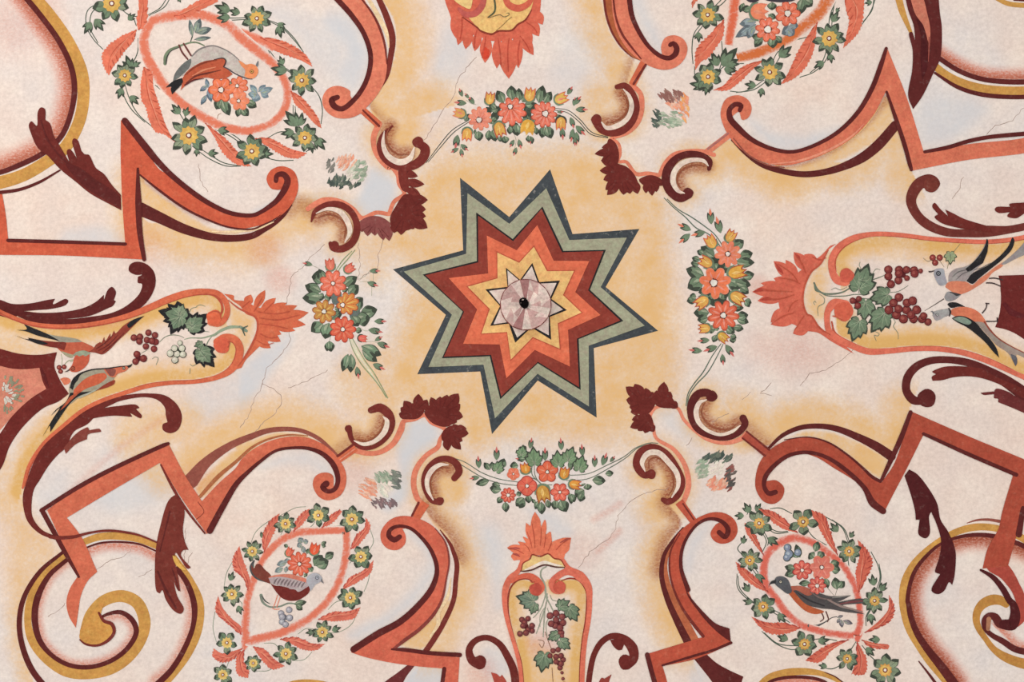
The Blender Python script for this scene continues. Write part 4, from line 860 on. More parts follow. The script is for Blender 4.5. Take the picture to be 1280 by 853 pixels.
R('scroll', "@540,640 975,768 1008,735 1002,682 960,637 900,622 850,650 812,710 792,790 775,940", [11, 11, 13, 10.5, 7.5, 7.5, 7, 7, 7], 'maroon', 6)
MB(8).disc(*P("@540,640 970,752")[0][:2], 9.5, 'maroon', 16, .05).build('scroll_end')
F('scroll_barb', "@540,640 890,640! 930,640 960,655 950,690! 930,692 905,670", 'maroon', 8)
F('frond', "@540,640 840,940! 835,852 850,830 862,835! 898,813! 885,850 870,940!", (150, 66, 58), 7)

# ================================================================ grape panels on the four sides
GP = 'crested grape panels on the four sides'
def panel(lab, at): thing('cartouche', lab, 'cartouche', at[0], at[1], GP)
def fluting(items, c='rust', w=1.2, lay=11):
    for s in items: R('crest_fold', s, [w * .5, w, w * .6], c, lay)
panel('orange-edged grape panel pointing in from the left edge, with two birds', (200, 420))
R('inner_line', shift(P("@0,360 -20,120 60,152 150,183 250,197 380,197 520,178 640,148 740,112 840,68 930,38 1020,26 1070,33 1105,70 1112,110 1095,150"), 0, .5), [2, 2.5, 2.5, 3, 3, 3, 3, 3, 4, 4, 4, 4, 3, 3, 2], 'rust', 6)
R('border', "@0,360 -40,95 60,143 150,175 250,189 380,189 520,170 640,139 740,102 840,58 930,28 1020,17 1090,28 1128,70 1138,115 1125,155 1095,178 1055,172", [3, 4, 4, 4, 4.5, 5, 6, 8, 8.5, 8, 6.5, 6.5, 7, 7, 7, 8, 9], 'orange', 8)
MB(11).disc(*P("@0,360 1072,148")[0][:2], 9.5, (226, 108, 76), 18, .05).build('curl')
R('curl_line', "@0,360 1105,155 1098,125 1070,118 1042,130", [.6, 1.6, 1, .5], 'rust', 14)
R('inner_line', "@0,500 125,430 155,330 225,222 325,135 @0,360 425,603 525,553 640,513 740,483 860,468 980,462 1080,440 1140,405 1172,360 1182,300 1160,270 1135,272", [2, 2, 2, 2, 2, 2, 2, 2, 2, 2, 2, 2, 2.5, 2.5, 2, 1], 'rust', 6)
R('border', "@0,500 115,440 145,330 217,220 317,130 @0,360 418,610 520,560 640,521 740,492 860,476 980,470 1085,448 1155,412 1192,360 1200,300 1175,258 1125,248 1085,270", [3, 3.5, 4, 4.5, 5, 5, 5, 5, 4.5, 4.5, 6, 8, 9, 9, 9, 9, 9], 'orange', 8)
MB(11).disc(*P("@0,360 1110,288")[0][:2], 10, (218, 100, 76), 18, .05).build('curl')
R('curl_line', "@0,360 1140,300 1148,275 1138,270", [.5, 1.6, .5], 'rust', 14)
m = MB(4)
T(280, 190); lobes("110,770,135,715,50 150,790,205,693,46 180,800,258,732,46 200,810,312,756,48 220,820,364,770,50 240,840,420,804,64", 'orange', m)
T(300, 360); lobes("160,165,326,184,54 150,180,274,214,46 100,210,202,268,56 70,250,152,300,48 180,150,262,165,40 130,200,205,232,44", 'orange', m)
m.fill("@0,360 1120,30! 1170,40 @280,190 50,738 110,748 160,775 210,785 @300,360 190,130 215,180 190,220 150,262 100,292 60,330 30,360 8,400! -60,420! -40,380! 10,365! 20,350 60,290 90,200 75,150 30,130 0,90 -30,70!", 'orange'); m.build('crest')
R('crest_line', "@0,360 1140,60 1190,100 1280,152 @300,360 30,130 75,150 88,200 70,262 20,352 -10,390", [1, 2, 2, 2, 2, 2.5, 2, 1], 'rust', 10)
fluting(["@300,360 90,120 180,130 250,118", "@300,360 100,180 180,190 240,205", "@300,360 95,150 190,160 300,135", "@280,190 90,780 130,745", "@280,190 150,800 190,730", "@280,190 200,800 250,750", "@300,360 100,230 150,250 190,245", "@300,360 80,260 130,285 170,275"])
R('crest_mark', "@0,360 1240,190 @300,360 15,205 25,240", [1, 2, 1], 'stem', 8)
panel('orange-edged grape panel pointing in from the right edge, with two birds and a pedestal', (1080, 370))
R('inner_line', "@960,190 1300,432 1200,449 1080,457 950,452 800,440 650,423 525,420 432,443 365,487 335,540 340,600", [2, 2, 2, 2, 2, 2, 2, 2.5, 3, 3, 1], 'rust', 6)
R('border', "@960,190 1420,400 1300,422 1200,440 1080,449 950,444 800,432 650,414 520,412 420,434 350,480 318,540 322,600 345,640 385,648", [5, 5, 5, 5, 5, 4.5, 5, 6, 7.5, 8, 8, 8.5, 10, 12], (224, 116, 94), 8)
MB(11).disc(*P("@960,190 393,618")[0][:2], 9, (206, 96, 78), 18, .05).build('curl')
R('inner_line', "@960,390 318,50 335,105 425,158 502,186 600,186 720,176 850,176 980,195 1100,234 1200,280 1300,335", [2, 2.5, 2, 2, 2, 2, 2, 2, 2, 2, 2], 'rust', 6)
R('border', "@960,190 385,770 330,760 300,795 295,850 @960,390 305,95 340,130 420,170 500,198 600,196 720,186 850,186 980,206 1100,247 1200,292 1420,390", [14, 12, 8, 7, 8, 8, 7.5, 8, 7, 6, 6, 7, 7, 6, 6], (224, 116, 94), 8)
MB(11).disc(*P("@960,190 378,798")[0][:2], 12, (212, 100, 78), 18, .04).build('curl')
R('curl_line', "@1000,320,7.975 320,600 350,605 420,640", [1, 2, .6], 'rust', 14)
m = MB(4)
T(800, 190); lobes("740,690,564,700,66 740,680,606,657,48 740,720,590,745,58 780,640,670,548,66 760,660,670,633,50 790,640,730,542,54 850,600,770,503,70 890,560,822,514,54 740,780,655,852,66", (214, 106, 86), m)
T(760, 390); lobes("960,20,816,62,66 1010,70,926,108,62", (214, 106, 86), m)
m.fill("@800,190 950,470! 905,518 850,556 795,600 745,640 705,690 692,735 700,790 720,850 @760,390 925,62 990,94 1050,105 1120,150 1230,210! @960,390 345,132! 290,100 245,60 200,10 @960,190 200,812! 175,762 180,680 215,602 262,562 300,490! 340,460!", (214, 106, 86)); m.build('crest')
R('crest_line', "@960,190 302,490 262,560 215,602 180,682 175,755 195,812 @960,390 215,20 258,80 310,115", [1, 2, 2.2, 2.2, 2.2, 2, 2, 1], 'rust', 10)
fluting(["@800,190 600,690 680,695 760,700", "@800,190 620,735 700,735 770,715", "@800,190 690,560 760,610 790,650", "@800,190 780,520 810,560 830,610", "@800,190 690,630 760,640 800,660", "@760,390 830,50 880,20 930,5", "@760,390 930,95 960,50 980,20", "@800,190 740,800 760,760 790,740", "@800,190 860,525 900,540 930,530"], 'rust', 1.6)
for s in ("@800,190 570,700 600,690 660,695", "@800,190 775,510 790,525 800,545", "@800,190 675,555 700,590 715,610", "@800,190 600,742 630,735 680,740"): R('crest_shade', s, [1, 4, 1], (180, 72, 62), 10)
panel('orange-edged grape panel rising from the lower edge with a leafy crest', (690, 770))
R('inner_line', shift(P("@540,640 500,350 480,336 430,342 395,375 380,430 380,500 395,580 420,670 445,760 460,940"), .3, 0), [1, 2, 2, 2, 2, 2, 2, 2, 2, 2], (150, 62, 50), 6)
R('border', "@540,640 450,240 432,295 390,335 368,385 363,440 370,510 390,590 420,690 440,780 452,940", [3, 6, 8, 8, 6.5, 5.5, 5, 5, 5, 5], (224, 116, 94), 8)
R('scroll', "@540,640 398,352 440,325 490,322 525,345 545,380 528,402", [3, 5.5, 7.5, 9, 9.5, 9], (222, 108, 84), 9)
MB(11).disc(*P("@540,640 518,388")[0][:2], 8, (196, 86, 72), 16, .05).build('curl')
R('inner_line', shift(P("@540,640 645,345 690,333 735,345 770,395 774,450 768,540 752,640 742,750 736,940"), 0, 0), [1, 2, 2, 2, 2, 2, 2, 2, 2], (150, 62, 50), 6)
R('border', "@540,640 655,240 680,285 740,322 780,372 788,445 782,540 765,640 754,750 748,940", [4, 8, 12, 9, 6.5, 6, 6, 6, 6], (224, 116, 94), 8)
R('scroll', "@540,640 730,320 675,300 625,325 598,358 615,392 640,396", [6, 8.5, 8, 8, 8.5, 8], (222, 114, 94), 9)
MB(11).disc(*P("@540,640 638,378")[0][:2], 8, (202, 94, 76), 16, .05).build('curl')
for s in ("@540,640 640,345 622,340 612,360", "@540,640 515,350 500,352 490,345"): R('curl_line', s, [.5, 1.8, .5], 'rust', 14)
F('crest', "@540,640 430,272! 440,243 408,244! 395,222 408,206! 375,180! 400,166 442,166! 430,150 470,156! 455,125 482,136! 468,100 470,55! 492,72! 500,30 515,0! 540,40 545,76! 565,40 573,80 567,117! 592,100 598,130 600,152! 625,140 660,130 696,130! 690,162! 685,190 665,212! 660,240 672,278! 560,220! 500,215! 450,280!", (232, 124, 94), 7)
F('crest_field', "@540,640 445,298! 455,260 490,238 500,215! 540,226 582,210! 610,235 645,240! 668,278! 620,272 565,262 500,288", (232, 194, 132), 9)
F('crest_field_pale', "@540,640 450,296! 500,270 560,245 600,255 660,272! 620,272 565,262 500,288", (240, 222, 206), 10)
R('crest_line', "@540,640 440,296 460,297 500,290 560,266 620,276 665,278", [1, 1.8, 2, 2, 2, 1], (96, 60, 54), 12)
R('crest_line', "@540,640 447,295 455,258 490,236 500,215 540,224 582,210 610,233 642,240 665,275", [1, 1.5, 1.5, 1.5, 1.5, 1.5, 1.5, 1.5, 1], (150, 62, 50), 12)
fluting(["@540,640 500,60 510,120 515,180", "@540,640 545,80 545,130 540,170", "@540,640 570,110 565,150 560,180", "@540,640 475,100 490,140 500,180", "@540,640 600,145 590,175 580,195", "@540,640 690,135 650,160 620,190", "@540,640 380,185 420,190 460,210", "@540,640 460,160 480,180 490,200"], 'rust', 1.1)
for s in ("@540,640 385,185 420,182 440,185", "@540,640 405,210 425,215 440,225", "@540,640 690,135 670,140 640,155"): R('crest_shade', s, [1.5, 3, .6], (176, 84, 76), 10)
panel('lower tip of an orange crested panel cut by the upper edge', (620, 40))
m = MB(4)
T(540, 0); lobes("105,70,124,194,48 160,120,130,224,44 190,130,168,244,56 235,150,214,254,50 275,170,265,312,66 330,180,324,340,60 375,170,384,390,104 420,160,432,338,60 430,150,506,274,62 450,120,500,214,50 480,90,534,180,64 515,50,552,122,54", (218, 106, 84), m)
m.fill("@540,0 60,-60! 65,0 85,60 115,130 180,165 240,185 300,205 400,195 450,155 500,110 535,70 545,0 545,-60!", (218, 106, 84)); m.build('crest')
F('crest_field', "@540,0 270,-60! 265,0 245,50 180,85! 228,140 240,152! 300,170! 330,155 398,152! 430,120 462,102! 490,60 505,10 510,-60!", (238, 190, 122), 8)
R('scroll', "@540,0 262,-40 250,30 215,68 165,72 135,45", [7, 8, 8, 7, 4], (196, 96, 88), 11)
R('scroll', "@540,0 365,-40 380,20 430,42 485,15 505,-40", [7, 8, 9, 7, 4], (212, 102, 80), 11)
F('crest_eye', "@540,0 95,-40! 205,-40! 200,20 190,45 150,30 110,0", (240, 200, 136), 10)
R('crest_line', "@540,0 150,85 228,140 240,153 300,171 330,156 398,152 430,122 465,102 498,50", [1, 2, 2, 2.2, 2, 2, 2, 2, 1], (140, 60, 48), 11)
R('stem', "@540,0 300,-40 315,20 312,60 280,88", [2, 2.2, 2.2, 1.2], (88, 92, 70), 14)
R('tendril', "@540,0 285,90 340,75 360,85 385,75 385,66 370,68", [.6, .8, .8, .8, .7, .5], (110, 104, 80), 14)
R('tendril', "@540,0 400,85 380,100 350,130 320,155", [.5, .7, .7, .5], (150, 120, 80), 14)
fluting(["@540,0 385,190 378,260 382,360", "@540,0 330,190 340,260 345,330", "@540,0 440,200 430,260 432,325", "@540,0 270,180 262,230 250,290", "@540,0 225,150 215,190 212,240", "@540,0 150,90 150,140 140,200", "@540,0 440,180 470,220 490,260", "@540,0 470,110 510,140 525,165"], (190, 80, 64), 1.6, 8)
F('crest_mark', "@540,0 265,235! 285,250 285,285! 262,298 248,270", (212, 74, 54), 8)

# ================================================================ vines
def curls(items):
    for s in items: R('tendril', s, [.5, .9, .5], (132, 140, 122), 4)
GVN = 'grape vines inside the side panels'
thing('grape_vine', 'green vine with red grapes inside the left panel', 'vine', 220, 430, GVN); T(140, 360, E8)
R('stem', "@140,360,7.975 1276,390 1180,392 1080,430 1020,470 980,480 900,500 780,500 720,515", [3, 4, 3.5, 3, 2, 1.5, 1.2, .8], (150, 160, 136), 3)
R('stem', "@140,360,7.975 1340,430 1310,410 1276,388", [3.5, 4.5, 3], (126, 140, 122), 3)
for s, w in (("1000,480 960,530 935,600 930,650", 1.4), ("720,500 680,480 600,470 530,490 475,540", 1.1), ("970,440 900,430 860,425", .9), ("850,190 790,210 770,260 770,310", .9), ("930,185 880,170 840,185", .9), ("350,620 290,655", .7)):
    R('stem', '@140,360,7.975 ' + s, [w * .6, w, w * .7], (128, 138, 118), 3)
T(140, 360, E8)
vine_leaf(600, 265, 250, 195, w=.95, tip='black', sh=.7); vine_leaf(640, 360, 210, 118, w=.7, tip='black', sh=.7); vine_leaf(690, 220, 120, -70, c='green'); vine_leaf(860, 335, 210, -40, w=.95, tip='black', sh=.7); vine_leaf(770, 370, 110, 200, c='green'); vine_leaf(945, 700, 210, 50, w=1.0, tip='black', sh=.7); vine_leaf(880, 680, 110, 190, c='green'); vine_leaf(860, 570, 80, 160)
grapes("220,498 280,490 365,448 430,472 275,535 340,585 400,530 435,540 420,610 350,520", 34, label='cluster of ten red grapes')
grapes("250,663 237,735 315,705", 36, name='grape_cluster', label='sprig of three red grapes')
curls(["@140,360,7.975 780,760 800,780 850,750 855,720", "@140,360,7.975 400,710 430,690 460,700 440,770", "@140,360,7.975 780,800 775,860"]); T(140, 360, E8)
grapes("700,605 650,660 625,605 585,655 710,665 630,720 680,550,28", 36, c=(206, 200, 180), e=(62, 64, 56), hi=(224, 214, 198), label='cluster of pale grapes outlined in black')
thing('grape_vine', 'green vine with two maroon grape bunches inside the right panel', 'vine', 1090, 375, GVN)
for s, w in (("140,270 170,330 220,370 330,380 430,360 500,320 560,290", 2.2), ("200,360 260,395 450,400 540,385 640,385 690,375", 1.3), ("560,425 640,425 700,430", 1.0), ("720,240 790,215 840,195", 1.2), ("900,365 960,360 990,350 1010,340 1080,295", .8), ("600,450 700,480 740,530 750,600", .8)):
    R('stem', '@1000,320,7.975 ' + s, [w, w, w * .6], (116, 124, 108), 3)
R('stem', "@1000,320,7.975 140,268 160,340 200,362", [1, 3.2, 1.5], (112, 122, 104), 4)
curls(["@1000,320,7.975 190,380 240,420 240,470 180,510 180,600", "@1000,320,7.975 150,490 135,470 150,450 160,470", "@1000,320,7.975 590,380 585,350 610,340 625,365 600,385", "@1000,320,7.975 310,340 350,320 400,340 470,310", "@1000,320,7.975 900,600 950,660 930,700 975,770 980,830", "@1000,320,7.975 740,750 790,780 770,800 740,790 760,850", "@1000,320,7.975 600,60 590,90 610,130", "@1000,320,7.975 720,180 760,130 800,140"]); T(1000, 320, E8)
vine_leaf(630, 220, 270, -70, w=.85); vine_leaf(650, 270, 180, 20, w=.7); vine_leaf(790, 410, 200, 165, w=.85); vine_leaf(645, 550, 190, 95, w=1.0); vine_leaf(780, 660, 230, 125, w=.9); vine_leaf(560, 740, 220, 110, w=.8)
grapes("880,138 880,205 985,140 1060,140 1135,145 1200,152,26 1140,178 1065,222,30 980,245 905,283 985,178", 41, label='upper bunch of maroon grapes')
grapes("985,415 930,470 885,540 980,530 1065,470 1120,450 1160,540 1060,540 960,590 1030,630 1130,630 1215,630,44 1230,600,36 1105,590 1275,660,36", 44, label='lower bunch of maroon grapes')
grapes("525,447 585,430 575,497", 32, label='three small red grapes')
thing('grape_vine', 'grey-green vine with maroon grapes inside the bottom panel', 'vine', 690, 800, GVN)
for s, w in (("500,150 455,180 445,240 470,290 490,350 500,450 540,530 570,590", 2.5), ("500,400 480,480 450,560 400,630 370,660", 1.6), ("510,420 500,520 470,620 430,740 400,820", 1.8), ("515,450 490,560 480,680 470,853", 1.8), ("540,430 560,480 620,495", 1.1), ("480,560 440,640 440,750", 1), ("510,560 530,640 500,720 510,853", 1.2)):
    R('stem', '@620,690,7.975 ' + s, [w * .7, w, w * .6], (158, 158, 140), 3)
for s in ("@540,640 565,600 590,670 600,690", "@540,640 600,780 605,852", "@540,640 530,640 560,650 550,680 535,660"): R('stem', s, [.7, .9, .6], (140, 100, 80), 3)
T(620, 690, E8)
vine_leaf(300, 470, 190, 195, w=.85, c=(118, 134, 116)); vine_leaf(370, 570, 110, 110, w=.8); vine_leaf(350, 410, 90, -60); vine_leaf(680, 520, 120, -30, w=1.1); vine_leaf(765, 620, 160, 60, w=.85)
T(540, 640)
vine_leaf(605, 625, 58, 150, w=.8); vine_leaf(665, 665, 64, 40, w=.9); vine_leaf(555, 755, 92, 100, w=.9)
grapes("450,540 480,535 500,570 455,570 480,590 440,610 470,605 500,595 462,555", 15, label='left bunch of maroon grapes', c=(122, 64, 66))
grapes("590,520 620,508 650,525 655,555 595,560 620,540 640,580 645,605 650,620,11 615,570", 17, label='right bunch of maroon grapes', c=(130, 70, 70))
grapes("605,695 630,690 590,720 620,725 645,720 620,750 645,760 655,740 640,780 650,805,9 655,835,9 660,860,9", 14, label='trailing bunch of maroon grapes', c=(126, 66, 66))
# ================================================================ birds
GB = 'painted birds'
def bird(lab, at): thing('bird', lab, 'bird', at[0], at[1], GB)
def eye(s, r=1.6, c='black', i='gold', lay=14):
    x, y, _ = P(s)[0]; MB(lay).disc(x, y, r, c, 12).disc(x, y, r * .62, i, 10).disc(x, y, r * .28, 'black', 8).build('eye')
# upside-down grey bird of the upper left wreath
bird('grey bird with rust wing and orange head upside down in the upper left wreath', (265, 80))
F('body', "@190,0,7.975 250,770! 215,790 225,745 260,690 330,620 385,580 450,510 520,470 600,455 700,483 800,540 870,600 935,650 925,765 860,735 790,695 720,680 600,640 440,720", (198, 184, 176), 5)
F('back_shade', "@190,0,7.975 390,590 330,620 260,690 225,745 210,812! 260,780 330,720 380,660", (112, 112, 110), 7)
R('breast_line', "@190,0,7.975 400,560 470,495 600,457 700,483 800,540 870,600", [1.5, 2, 1.6, 1.4, 1.2, .8], (132, 124, 122), 7)
F('wing', "@190,0,7.975 300,790! 345,720 430,655 520,613 620,597 700,585 735,600 738,640 722,668! 770,705 805,740! 740,778 640,790 540,775 430,800 340,850 @190,100,7.975 285,105! 300,40", (190, 92, 66), 8)
for s, w, c in (("@190,0,7.975 330,750 430,670 540,620 650,600", [1, 2, 2, 1], (140, 66, 50)), ("@190,0,7.975 400,760 520,700 640,670", [1, 2.5, .8], (222, 136, 104)), ("@190,0,7.975 340,830 440,760 560,730 690,700", [1, 2, 2, .6], (112, 56, 48)), ("@190,0,7.975 620,595 715,583 738,610 715,668", [.8, 1.4, 1.6, 1.2], (70, 60, 60)), ("@190,0,7.975 330,850 420,800 520,785", [2, 2, .5], (96, 44, 46))): R('feather_line', s, w, c, 11)
F('tail', "@190,0,7.975 300,778! 215,810 160,853 @190,100,7.975 138,76! 195,70 188,90 202,145! 245,100 275,70 310,20", 'black', 10)
R('neck_line', "@190,0,7.975 715,668 760,690 830,735 940,782 1000,788", [1.2, 1.6, 1.4, 1.4, 1], (86, 78, 84), 9)
F('head', "@190,0,7.975 862,602! 900,620 935,645 990,638 1040,660 1060,710 1045,755 1010,782 960,782 922,760! 930,700 890,655", (238, 146, 100), 10)
F('beak', "@190,0,7.975 1035,655! 1045,625 1062,605! 1060,650 1050,668!", 'greyd', 10); eye("@190,0,7.975 997,715", 2.6, (150, 110, 80), 'ochre')
for s in ("@190,0,7.975 270,450 300,520 355,590", "@190,0,7.975 315,435 350,490 390,555"): R('leg', s, [1.8, 2.2, 2], (112, 60, 58), 6)
thing('perch_twig', 'small green twig above the upside-down bird', 'twig', 225, 55, 'twigs under the birds')
R('stem', "@190,0,7.975 130,635 135,560 170,505 260,465 330,440 390,425 450,425 520,455", [4, 4, 3, 2.5, 2, 2, 2, 1.5], (122, 132, 108), 3)
R('stem_shade', "@190,0,7.975 140,635 155,560 190,510 280,470", [1.5, 1.5, 1, .6], (70, 70, 66), 6)
R('stem', "@190,0,7.975 380,430 400,370 410,330", [1, 1.5, 1], 'stem', 3); T(190, 0, E8)
leaves("405,370,375,200,45 430,330,480,190,70 440,330,590,285,70 420,395,585,375,40", c=(142, 152, 142), tip=(92, 100, 102))
# bird of the lower left wreath
bird('maroon-breasted bird with grey head and wing standing in the lower left wreath', (375, 725))
F('tail', "@300,690,7.975 112,130! 120,200 160,250 240,295 300,320! 310,240 250,180 195,122 160,128 140,165", (126, 66, 56), 5)
R('tail_edge', "@300,690,7.975 140,90 115,150 135,220 180,265 260,300", [2, 5, 5, 4, 1.5], (84, 84, 84), 4)
F('breast', "@300,690,7.975 300,310! 340,335 420,345 500,365 600,385 694,335 692,400 640,450 570,485 480,487 410,455 365,405", (118, 48, 44), 7)
F('back', "@300,690,7.975 285,255! 330,238 420,225 520,226 600,248 680,285 670,312 560,300 400,270 300,275", (216, 130, 110), 7)
F('wing', "@300,690,7.975 285,262! 360,250 420,250 520,268 600,290 660,308 692,330 650,365 580,400 550,375 500,372 470,350 400,340 310,310", (186, 168, 168), 9)
for i in range(9):
    x = 350 + i * 34; R('feather', "@300,690,7.975 %d,%d %d,%d %d,%d" % (x + 25, 262 + i * 5, x, 295 + i * 5, x - 12, 325 + i * 4), [.8, 2.2, .6], (128, 112, 114), 11)
F('head', "@300,690,7.975 660,300! 672,250 715,218 760,212 800,232 822,272 800,300 750,330 705,395! 690,350", (180, 176, 182), 10)
F('beak', "@300,690,7.975 812,262! 838,318! 808,295", 'greyd', 12); eye("@300,690,7.975 770,258", 2.5, (110, 108, 118), (196, 196, 206))
for s in ("@300,690,7.975 375,430 350,510 335,550", "@300,690,7.975 402,450 378,520 365,555", "@300,690,7.975 320,560 350,575 395,570"): R('leg', s, [1, 1.1, 1], (226, 140, 116), 5)
thing('perch_twig', 'grey-green twig with bluish grapes under the maroon-breasted bird', 'twig', 360, 762, 'twigs under the birds')
R('stem', "@300,690,7.975 210,435 225,500 290,548 400,545 480,515 560,520", [4, 3, 2, 2, 2, 1.5], (132, 140, 126), 2); R('stem_shade', "@300,690,7.975 218,435 250,490 300,520", [1, 1.8, .6], (86, 88, 84), 4); T(300, 690, E8)
leaves("540,525,660,500,60 560,530,620,580,60")
grapes("490,580 410,615 420,650 495,660 420,700 455,725", 33, lay=4, c=(168, 164, 172), e=(112, 108, 118), hi=(202, 196, 200))
# bird of the lower right wreath
bird('dark-winged bird with an orange breast standing in the lower right wreath', (1010, 750))
F('breast', "@800,640 735,400! 745,378 770,372 790,400 850,470 920,500 880,512 830,498 780,455 755,425", (188, 96, 62), 6)
F('back', "@800,640 745,378! 790,370 850,385 900,415 950,430 930,480 860,462 800,430 765,400", (176, 98, 80), 7)
F('wing', "@800,640 765,395! 780,392 840,420 880,405 950,422 1055,418! 1010,442 985,452 1115,436 1112,458! 1010,470 1125,512! 1020,500 960,488 900,482 830,462", (86, 80, 80), 9)
for s, w, c in (("@800,640 780,400 840,440 920,470", [1, 2, 1.5], (60, 56, 58)), ("@800,640 940,440 1000,470 1110,500", [2, 3, 1.2], (150, 128, 122)), ("@800,640 850,400 900,430 960,440", [1, 2.2, 1], (124, 104, 100)), ("@800,640 1000,460 1060,450 1110,445", [1.5, 3, 2], (120, 70, 72)), ("@800,640 960,430 1000,425 1045,420", [1, 1.6, .6], (140, 134, 128))): R('feather', s, w, c, 12)
F('head', "@800,640 668,350! 680,328 705,322 735,335 752,370 757,402 738,410 705,388 680,368", (92, 92, 96), 10)
F('beak', "@800,640 680,340! 655,348 640,378! 652,362 678,358!", (58, 56, 58), 12); eye("@800,640 702,350", 2.4, (60, 60, 64), (200, 190, 170))
for s in ("@800,640 908,505 918,535 900,550", "@800,640 930,500 942,540 935,552"): R('leg', s, [1.6, 1.4, 1], (96, 58, 54), 5)
thing('perch_twig', 'small twig with grey petals under the dark-winged bird', 'twig', 1030, 778, 'twigs under the birds')
R('stem', "@800,640 845,570 880,572 920,555 960,530 985,525", [4, 3, 1.5, 1, 1], (92, 88, 88), 2); T(800, 640)
leaves("985,530,1015,520,14 1005,540,1010,578,22 1015,545,1062,560,22 1000,535,985,555,16", c=(150, 142, 146), tip=(100, 94, 100))
bird('dark underside of a bird cut by the upper edge, over the coral bouquet', (965, 0))
F('body', "@780,0 590,-60! 900,-60! 880,-20 850,3 790,12 720,5 690,-5 655,12 620,8 600,-20", (70, 62, 70), 6)
# birds of the right panel
bird('grey bird with orange belly and raised wings, upper of the pair by the pedestal', (1190, 345))
F('body', "@1120,300,7.975 490,470! 510,430 600,405 700,420 760,450 830,390 900,340 1000,262 1070,225 1060,262 960,330 900,400 800,470 700,525 610,545 530,500", (216, 130, 102), 5)
F('tail', "@1120,300,7.975 1040,245! 1110,190 1220,90 1290,10! 1300,140! 1180,195 1080,245", (150, 142, 142), 6)
F('near_wing', "@1120,300,7.975 520,415! 530,340 590,290 680,270 750,235 800,180 870,80 905,-10 917,10 912,100! 900,150 880,172 868,228! 800,290 740,350 700,410 610,410", (164, 152, 150), 8)
F('wing_tip', "@1120,300,7.975 690,290! 760,230 820,165 880,70 905,-10 917,15 910,120! 890,170 865,232! 800,270 720,320", 'black', 10)
F('far_wing', "@1120,300,7.975 700,410! 760,335 900,262 1030,165 1120,60 1160,-25 1178,0 1155,90 1060,195 930,300 820,390 760,440", 'black', 9)
for s in ("@1120,300,7.975 560,370 620,320 700,300", "@1120,300,7.975 600,395 660,340 740,310", "@1120,300,7.975 780,300 850,280 940,230"): R('feather_line', s, [.6, 1.2, .5], (110, 104, 104), 12)
F('head', "@1120,300,7.975 375,340! 385,300 430,285 472,292 485,350 508,430! 470,455 430,452 400,410", (168, 164, 172), 9)
F('beak', "@1120,300,7.975 385,300! 350,312 320,312 328,325 370,318!", (74, 58, 60), 11); eye("@1120,300,7.975 420,335", 3, (52, 52, 58), (150, 148, 154))
for s in ("@1120,300,7.975 900,430 960,432 1040,462", "@1120,300,7.975 930,385 980,382 1060,400"): R('leg', s, [1.6, 1.6, 1.4], (70, 56, 56), 8)
bird('orange bird with black wings and grey head, lower of the pair by the pedestal', (1210, 400))
F('body', "@1120,360,7.975 530,255! 560,212 640,190 740,200 820,240 880,310 905,362! 850,340 770,335 680,310 600,290", (218, 124, 94), 6)
F('tail', "@1120,360,7.975 780,330! 850,325 900,360 940,430 1020,505 1150,585 1285,655! 1285,700! 1200,668 1208,750 1190,782! 1150,705 1115,650 1000,570 920,480", (160, 142, 132), 5)
R('tail_line', "@1120,360,7.975 880,340 940,425 1020,505 1150,585 1280,650", [2, 2, 1.5, 1.2, 1.2], (150, 76, 62), 7)
F('tail_shade', "@1120,360,7.975 1140,660! 1170,670 1200,690 1205,750 1190,782! 1165,730", (96, 92, 100), 8)
F('wing', "@1120,360,7.975 555,305! 590,285 650,280 720,300 790,345 860,425 940,515 1000,605 1027,697! 970,640 890,545 800,465 700,390 610,345", 'black', 9)
F('wing_patch', "@1120,360,7.975 565,308! 620,288 690,300 750,345 720,368 640,345", (134, 148, 134), 11)
F('far_wing', "@1120,360,7.975 510,165! 530,148 590,145 645,165 690,190! 620,188 545,200", 'black', 7)
F('head', "@1120,360,7.975 362,275! 375,240 430,222 528,205! 545,240 520,275 480,292 440,315 395,325", (164, 158, 158), 8)
R('neck_line', "@1120,360,7.975 525,205 540,240 530,280", [1.5, 2.5, 1.5], (58, 54, 56), 10)
R('beak', "@1120,360,7.975 372,255 360,235 345,238", [2, 1.4, .8], 'greyd', 10); eye("@1120,360,7.975 408,268", 2, (90, 88, 92), (206, 200, 196))
for s in ("@1120,360,7.975 860,250 895,205 905,160", "@1120,360,7.975 900,335 960,335 1010,332", "@1120,360,7.975 895,155 925,158", "@1120,360,7.975 1008,300 1010,340"): R('leg', s, [1.6, 1.4, 1.4], (66, 52, 52), 8)
thing('grey_bud', 'grey pointed bud on a thin stalk between the two right birds', 'bud', 1187, 371)
R('stalk', "@1120,300,7.975 285,708 380,650 475,590", [.5, 1, 1.4], (104, 92, 88), 3)
F('bud', "@1120,300,7.975 480,570! 510,520 580,525 650,545! 600,590 540,612 500,605", (150, 144, 146), 5); F('bud_shade', "@1120,300,7.975 520,515! 600,530 650,545! 600,560 570,540", (70, 66, 68), 7)
thing('cherry_sprig', "three red cherries with a pale green leaf at the grey-headed bird's beak", 'cherries', 1172, 325)
R('stem', "@1120,300,7.975 640,40 570,130 520,250 510,290", [.6, .8, .8, .6], (150, 140, 110), 2); R('stem', "@1120,300,7.975 270,180 320,215 400,180 480,270", [.6, .8, .8, .6], (150, 132, 110), 2)
T(1120, 300, E8); vine_leaf(540, 190, 110, 90, c=(156, 164, 126), w=1.1)
for x, y in ((365, 178), (435, 178), (390, 228)):
    px, py = tp(x, y); MB(4).disc(px, py, 4.0, 'graped', 14).disc(px - .2, py - .2, 3.3, (146, 62, 58), 12).disc(px - .6, py - .6, 1.2, (190, 110, 100), 8).build('cherry')
